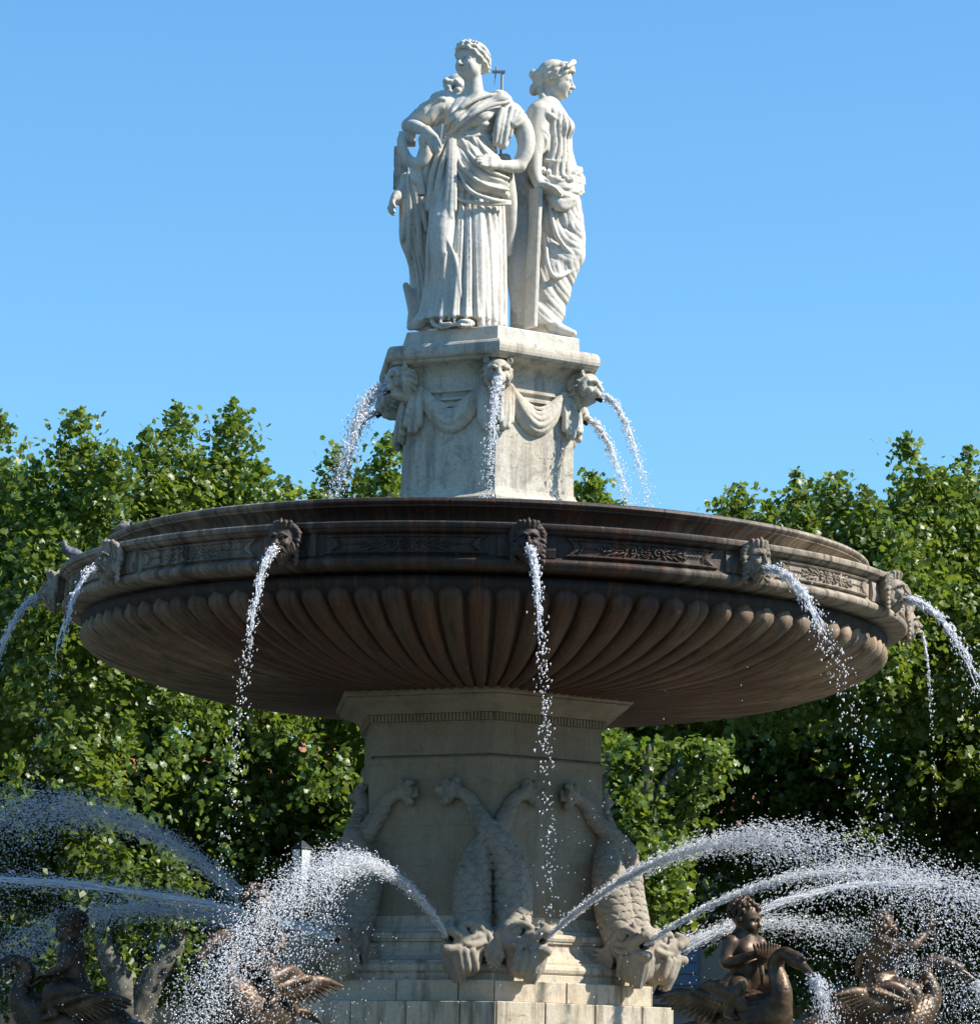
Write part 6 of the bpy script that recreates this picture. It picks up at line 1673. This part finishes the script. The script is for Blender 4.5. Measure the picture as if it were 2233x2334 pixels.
def stream(name, p0, v0, T, n, label, cat, group, seed, w0=0.012, w1=0.10, r=(0.004, 0.010), curtain=0.3, cstart=0.25, jit=0.035, rope=0.35, tpow=1.0, swarm=(0.25, 0.9), gap=0.0, strand=None):
    """drops flung from p0 with speed v0: a rope near the nozzle, breaking up, with slowed drops falling out of the arc"""
    g = np.random.default_rng(seed)
    p0 = np.array(p0, float); v0 = np.array(v0, float)
    t = g.uniform(0, 1, n) ** tpow * T
    if gap > 0:                                                          # pulses: clots of water with gaps between
        ph = np.sin(t / T * gap * 2 * pi + 2.0 * np.sin(t / T * 9)); t = np.where((ph < -0.2) & (t > 0.25 * T), t + 0.25 * T / gap, t)
    V = np.tile(v0, (n, 1)); V = V * (1 + g.normal(size=(n, 1)) * jit)
    cur = g.uniform(size=n) < curtain
    td = np.where(cur, g.uniform(cstart, 1.0, n) * t, t)
    td = np.where(cur & (td < cstart * T), np.minimum(t, cstart * T), td)
    P = p0 + V * td[:, None]; P[:, 2] -= 0.5 * G * td ** 2
    W = V.copy(); W[:, 2] -= G * td
    dt = t - td
    k = g.uniform(swarm[0], swarm[1], n)
    W2 = W.copy(); W2[:, :2] *= k[:, None]
    P = P + W2 * dt[:, None]; P[:, 2] -= 0.5 * G * dt ** 2
    W2[:, 2] -= G * dt
    f = np.clip(t / T, 0, 1)
    sp = w0 + (w1 - w0) * f ** 1.15
    off = g.normal(size=(n, 3)) * sp[:, None] * np.where(g.uniform(size=n) < rope, 0.45, 1.0)[:, None]
    P = P + off
    rr = g.uniform(r[0], r[1], n) * (1 + 0.5 * (g.uniform(size=n) < 0.08))
    st = 1.0 + 2.6 * (1 - f) ** 2 + g.uniform(0, 0.9, n)
    keep = P[:, 2] > 0.56
    P, W2, rr, st = P[keep], W2[keep], rr[keep], st[keep]
    loc = Vector(p0)
    o = empty(name, loc)
    tag(link('drops', drops_mesh('drops', P - p0, W2, rr, st, g), M['drops'], o), kind='stuff')
    if strand:
        V2, F2 = strands_mesh('strands', p0, v0, T * strand[1], strand[0], w0 * 1.1, w0 + (w1 - w0) * strand[1], strand[2], g)
        tag(link('strands', mesh_np('strands', V2, F2), M['drops'], o), kind='stuff')
    tag(o, label, cat, group); NDROP[0] += len(P)
    return o
def strands_mesh(name, p0, v0, T, k, w0, w1, r0, g):
    """thin wavering threads of whole water along the arc near the nozzle"""
    V, F = [], []; n = 46; sg = 5
    for j in range(k):
        a1, a2, f1, f2 = g.uniform(0, 6.28, 4); end = T * g.uniform(0.6, 1.0)
        amp = g.uniform(0.2, 0.95)
        vs_ = v0 * (1 + g.normal() * 0.012)
        for i in range(n):
            t = end * i / (n - 1); f = i / (n - 1)
            p = p0 + vs_ * t; p[2] -= 0.5 * G * t * t
            sp = (w0 + (w1 - w0) * t / T) * amp
            p = p + sp * np.array([sin(a1 + 9 * f + 2 * sin(13 * f + f1)), cos(a2 + 8 * f + 2 * sin(11 * f + f2)), 0.6 * sin(a2 + 10 * f)])
            r = r0 * (1 - 0.75 * f) * (0.6 + 0.5 * abs(sin(f1 + 23 * f + 2 * sin(31 * f)))) + 0.0008
            for q in range(sg):
                b = 2 * pi * q / sg
                V.append((p[0] - p0[0] + r * cos(b), p[1] - p0[1] + r * 0.7 * sin(b), p[2] - p0[2] + r * sin(b + 0.7)))
        o = j * n * sg
        for i in range(n - 1):
            for q in range(sg): F.append((o + i * sg + q, o + i * sg + (q + 1) % sg, o + (i + 1) * sg + (q + 1) % sg, o + (i + 1) * sg + q))
    return V, F
def proj(p):
    q = cam_rot.transposed() @ (Vector(p) - CAM)
    return ((q.x / -q.z) * 8296 + 1116.5) / 1.190299, (1167 - (q.y / -q.z) * 8296) / 1.190299
def to_apex(p0, phi, u, v):
    """velocity that lifts water from p0, heading phi, to the highest point seen at (u, v)"""
    d = dirv(phi); lo, hi = 0.05, 9.0
    sg = 1 if proj(p0 + d)[0] > proj(p0)[0] else -1
    for _ in range(50):
        m_ = (lo + hi) / 2
        if (proj(p0 + d * m_)[0] - u) * sg < 0: lo = m_
        else: hi = m_
    D = lo; H = max(0.03, atd(u, v, p0.y + d.y * D).z - p0.z)
    vz = sqrt(2 * G * H); tu = vz / G
    return Vector((d.x * D / tu, d.y * D / tu, vz)), tu
def mouth(ph, s):
    a = radians(ph); R = Matrix.Rotation(a, 3, 'Z'); d = dirv(ph)
    C = Vector((s * 0.175, -0.305, 0.335)); h = Matrix.Rotation(radians(s * 42), 3, 'Z')
    return Vector((d.x * 1.075, d.y * 1.075, 2.60)) + R @ (C + h @ Vector((0, -0.30, 0.03)))
JG = 'water jets from the stone dolphins'
def jet(ph, s, u, v, label, seed, n, T=None, phi=None, **kw):
    p = mouth(ph, s); v0, tu = to_apex(p, (ph + 42 * s) if phi is None else phi, u, v)
    print('jet', [round(q) for q in proj(p)], round(tu, 2), [round(q, 2) for q in v0])
    stream('water_jet', p, v0, T or tu * 2.6, int(n * 1.7), label, 'water jet', JG, seed, strand=(14, 0.33, 0.010), **kw)
jet(5, -1, 690, 1652, 'water jet arching left from the front left dolphin into thick spray', 1, 15000, T=1.05, phi=-23, w1=0.085, curtain=0.5, cstart=0.30, r=(0.0016, 0.0050), tpow=0.8)
jet(5, 1, 1440, 1606, 'long water jet rising right from the front right dolphin', 2, 13000, T=1.15, w1=0.11, curtain=0.5, cstart=0.30, r=(0.0016, 0.0050), tpow=0.85)
jet(65, -1, 1640, 1668, 'thin water jet rising from the right pair of dolphins', 3, 6500, T=1.2, phi=80, w1=0.10, curtain=0.25, cstart=0.4, r=(0.0016, 0.0048))
jet(65, 1, 1760, 1690, 'thick flat water jet leaving the outermost right dolphin behind the bronze child', 4, 5200, T=1.3, w0=0.028, w1=0.11, curtain=0.2, cstart=0.45, r=(0.0016, 0.0050))
jet(125, -1, 1500, 1768, 'low water jet falling behind the bronze child with the shell', 5, 4500, T=0.75, w0=0.03, w1=0.10, curtain=0.3, r=(0.0016, 0.0048))
jet(-55, -1, 95, 1548, 'high water jet crossing the upper left from behind the turned child', 6, 13000, T=1.15, w0=0.03, w1=0.115, curtain=0.5, cstart=0.35, r=(0.0016, 0.0050))
jet(-55, 1, -30, 1684, 'broad flat water band running to the left edge', 7, 9000, T=1.1, phi=-78, w0=0.035, w1=0.085, curtain=0.3, cstart=0.4, r=(0.0016, 0.0048))
jet(-115, 1, 300, 1740, 'low water jet falling to the left edge behind the dark child', 8, 8500, T=0.95, w0=0.03, w1=0.10, curtain=0.35, cstart=0.4, r=(0.0016, 0.0048))
MG = 'streams from the masks of the bowl'
def mask_pt(ph): d = dirv(ph); return Vector((d.x * 3.59, d.y * 3.59, 5.63 - 0.008 * d.x * 3.6))
for ph, s, n, w1, off, lab in ((-85, 1.0, 1500, 0.05, 0, 'water stream from the leftmost mask, running off to the left'), (-55, 0.8, 900, 0.04, 0, 'thin water stream from the second mask from the left'),
                               (-25, 0.85, 1500, 0.045, -4, 'broken water stream from the dripping mask left of centre'), (5, 1.15, 1500, 0.045, 8, 'bright water stream from the mask at the front centre'),
                               (35, 1.85, 1700, 0.085, 6, 'wide splashing stream from the mask right of centre'), (65, 1.6, 2000, 0.055, 0, 'strong water stream from the mask near the right end'), (95, 0.25, 500, 0.018, 0, 'thin trickle from the mask at the extreme right')):
    d = dirv(ph + off)
    stream('mask_stream', mask_pt(ph), (d.x * s, d.y * s, -0.15), 0.86, int(n * 0.75), lab, 'water stream', MG, 240 + ph, w0=0.016 if ph != 95 else 0.006, w1=w1, r=(0.0026, 0.0065), curtain=0.2, jit=0.075, rope=0.5, tpow=2.3, gap=0, strand=(9, 0.42, 0.0085) if ph != 95 else (2, 0.3, 0.004))
LG = 'streams from the lion heads'
for k, (ph, s, n, w0, w1, lab) in enumerate(((-55, 1.05, 2600, 0.016, 0.085, 'wide falling water from the lion head at left'), (5, 0.75, 1300, 0.014, 0.05, 'falling water from the lion head at the front corner'),
                                             (65, 1.0, 1000, 0.014, 0.035, 'long falling water from the lion head at right'), (125, 1.25, 1000, 0.016, 0.045, 'falling water from the lion head at the back right'), (-115, 1.0, 700, 0.016, 0.05, 'falling water from the lion head at the back left'))):
    d = dirv(ph); d2 = dirv(ph - (16 if ph == 5 else 0)); p = Vector((d.x * 1.02, d.y * 1.02, 7.375))
    stream('lion_stream', p, (d2.x * s, d2.y * s, -0.2), 0.50, n, lab, 'water stream', LG, 70 + k, w0=w0, w1=w1, r=(0.003, 0.0065), curtain=0.0, jit=0.05, rope=0.4, tpow=1.2, gap=0, strand=(16 if ph == -55 else 8, 0.7, 0.008))
for o in list(bpy.data.objects):
    if o.name.startswith('bronze_swan_rider'):
        if o.name.endswith('002'): continue
        R = o.matrix_basis.to_3x3(); p = o.location + R @ Vector((0.75, 0, 0.575)); f = R @ Vector((1, 0, 0))
        lab = {0: 'white water fanning out of the beak of the swan nearest the pedestal at right', 1: 'water spilling from the beak of the swan farthest right', 2: 'water spilling from the swan under the turned child', 3: 'water spilling from the swan at the far left'}[int(o.name[-3:]) if o.name[-4] == '.' else 0]
        stream('swan_stream', p, (f.x * 0.75, f.y * 0.75, 0.05), 0.55, 2600, lab, 'water stream', 'streams from the swans', 190 + int(p.x * 10), w0=0.02, w1=0.12, r=(0.0016, 0.0048), curtain=0.2, jit=0.14, rope=0.3, tpow=1.1)
# fine drops blown about between the jets
g = np.random.default_rng(5)
def drift(c, s, n, label, seed, r=(0.002, 0.005)):
    g = np.random.default_rng(seed)
    P = g.normal(size=(n, 3)) * np.array(s); V = np.tile([0.1, 0, -1.0], (n, 1))
    o = link('spray', drops_mesh('spray', P, V, g.uniform(r[0], r[1], n), 1 + g.uniform(0, 1.2, n), g), M['drops']); o.location = c
    tag(o, label, 'spray', None, 'stuff')
drift((-1.75, -2.6, 2.6), (0.42, 0.35, 0.36), 2500, 'dense white spray in front of the left child', 201)
drift((3.6, -0.6, 3.0), (0.9, 0.6, 0.35), 900, 'fine spray hanging over the right side of the pool', 202)
drift((-3.3, -0.4, 3.1), (0.9, 0.6, 0.40), 3500, 'fine spray hanging over the left side of the pool', 203)
drift((1.5, -2.3, 3.4), (0.5, 0.2, 0.7), 350, 'scattered drops falling past the right of the pedestal', 204)
print('drops', NDROP)
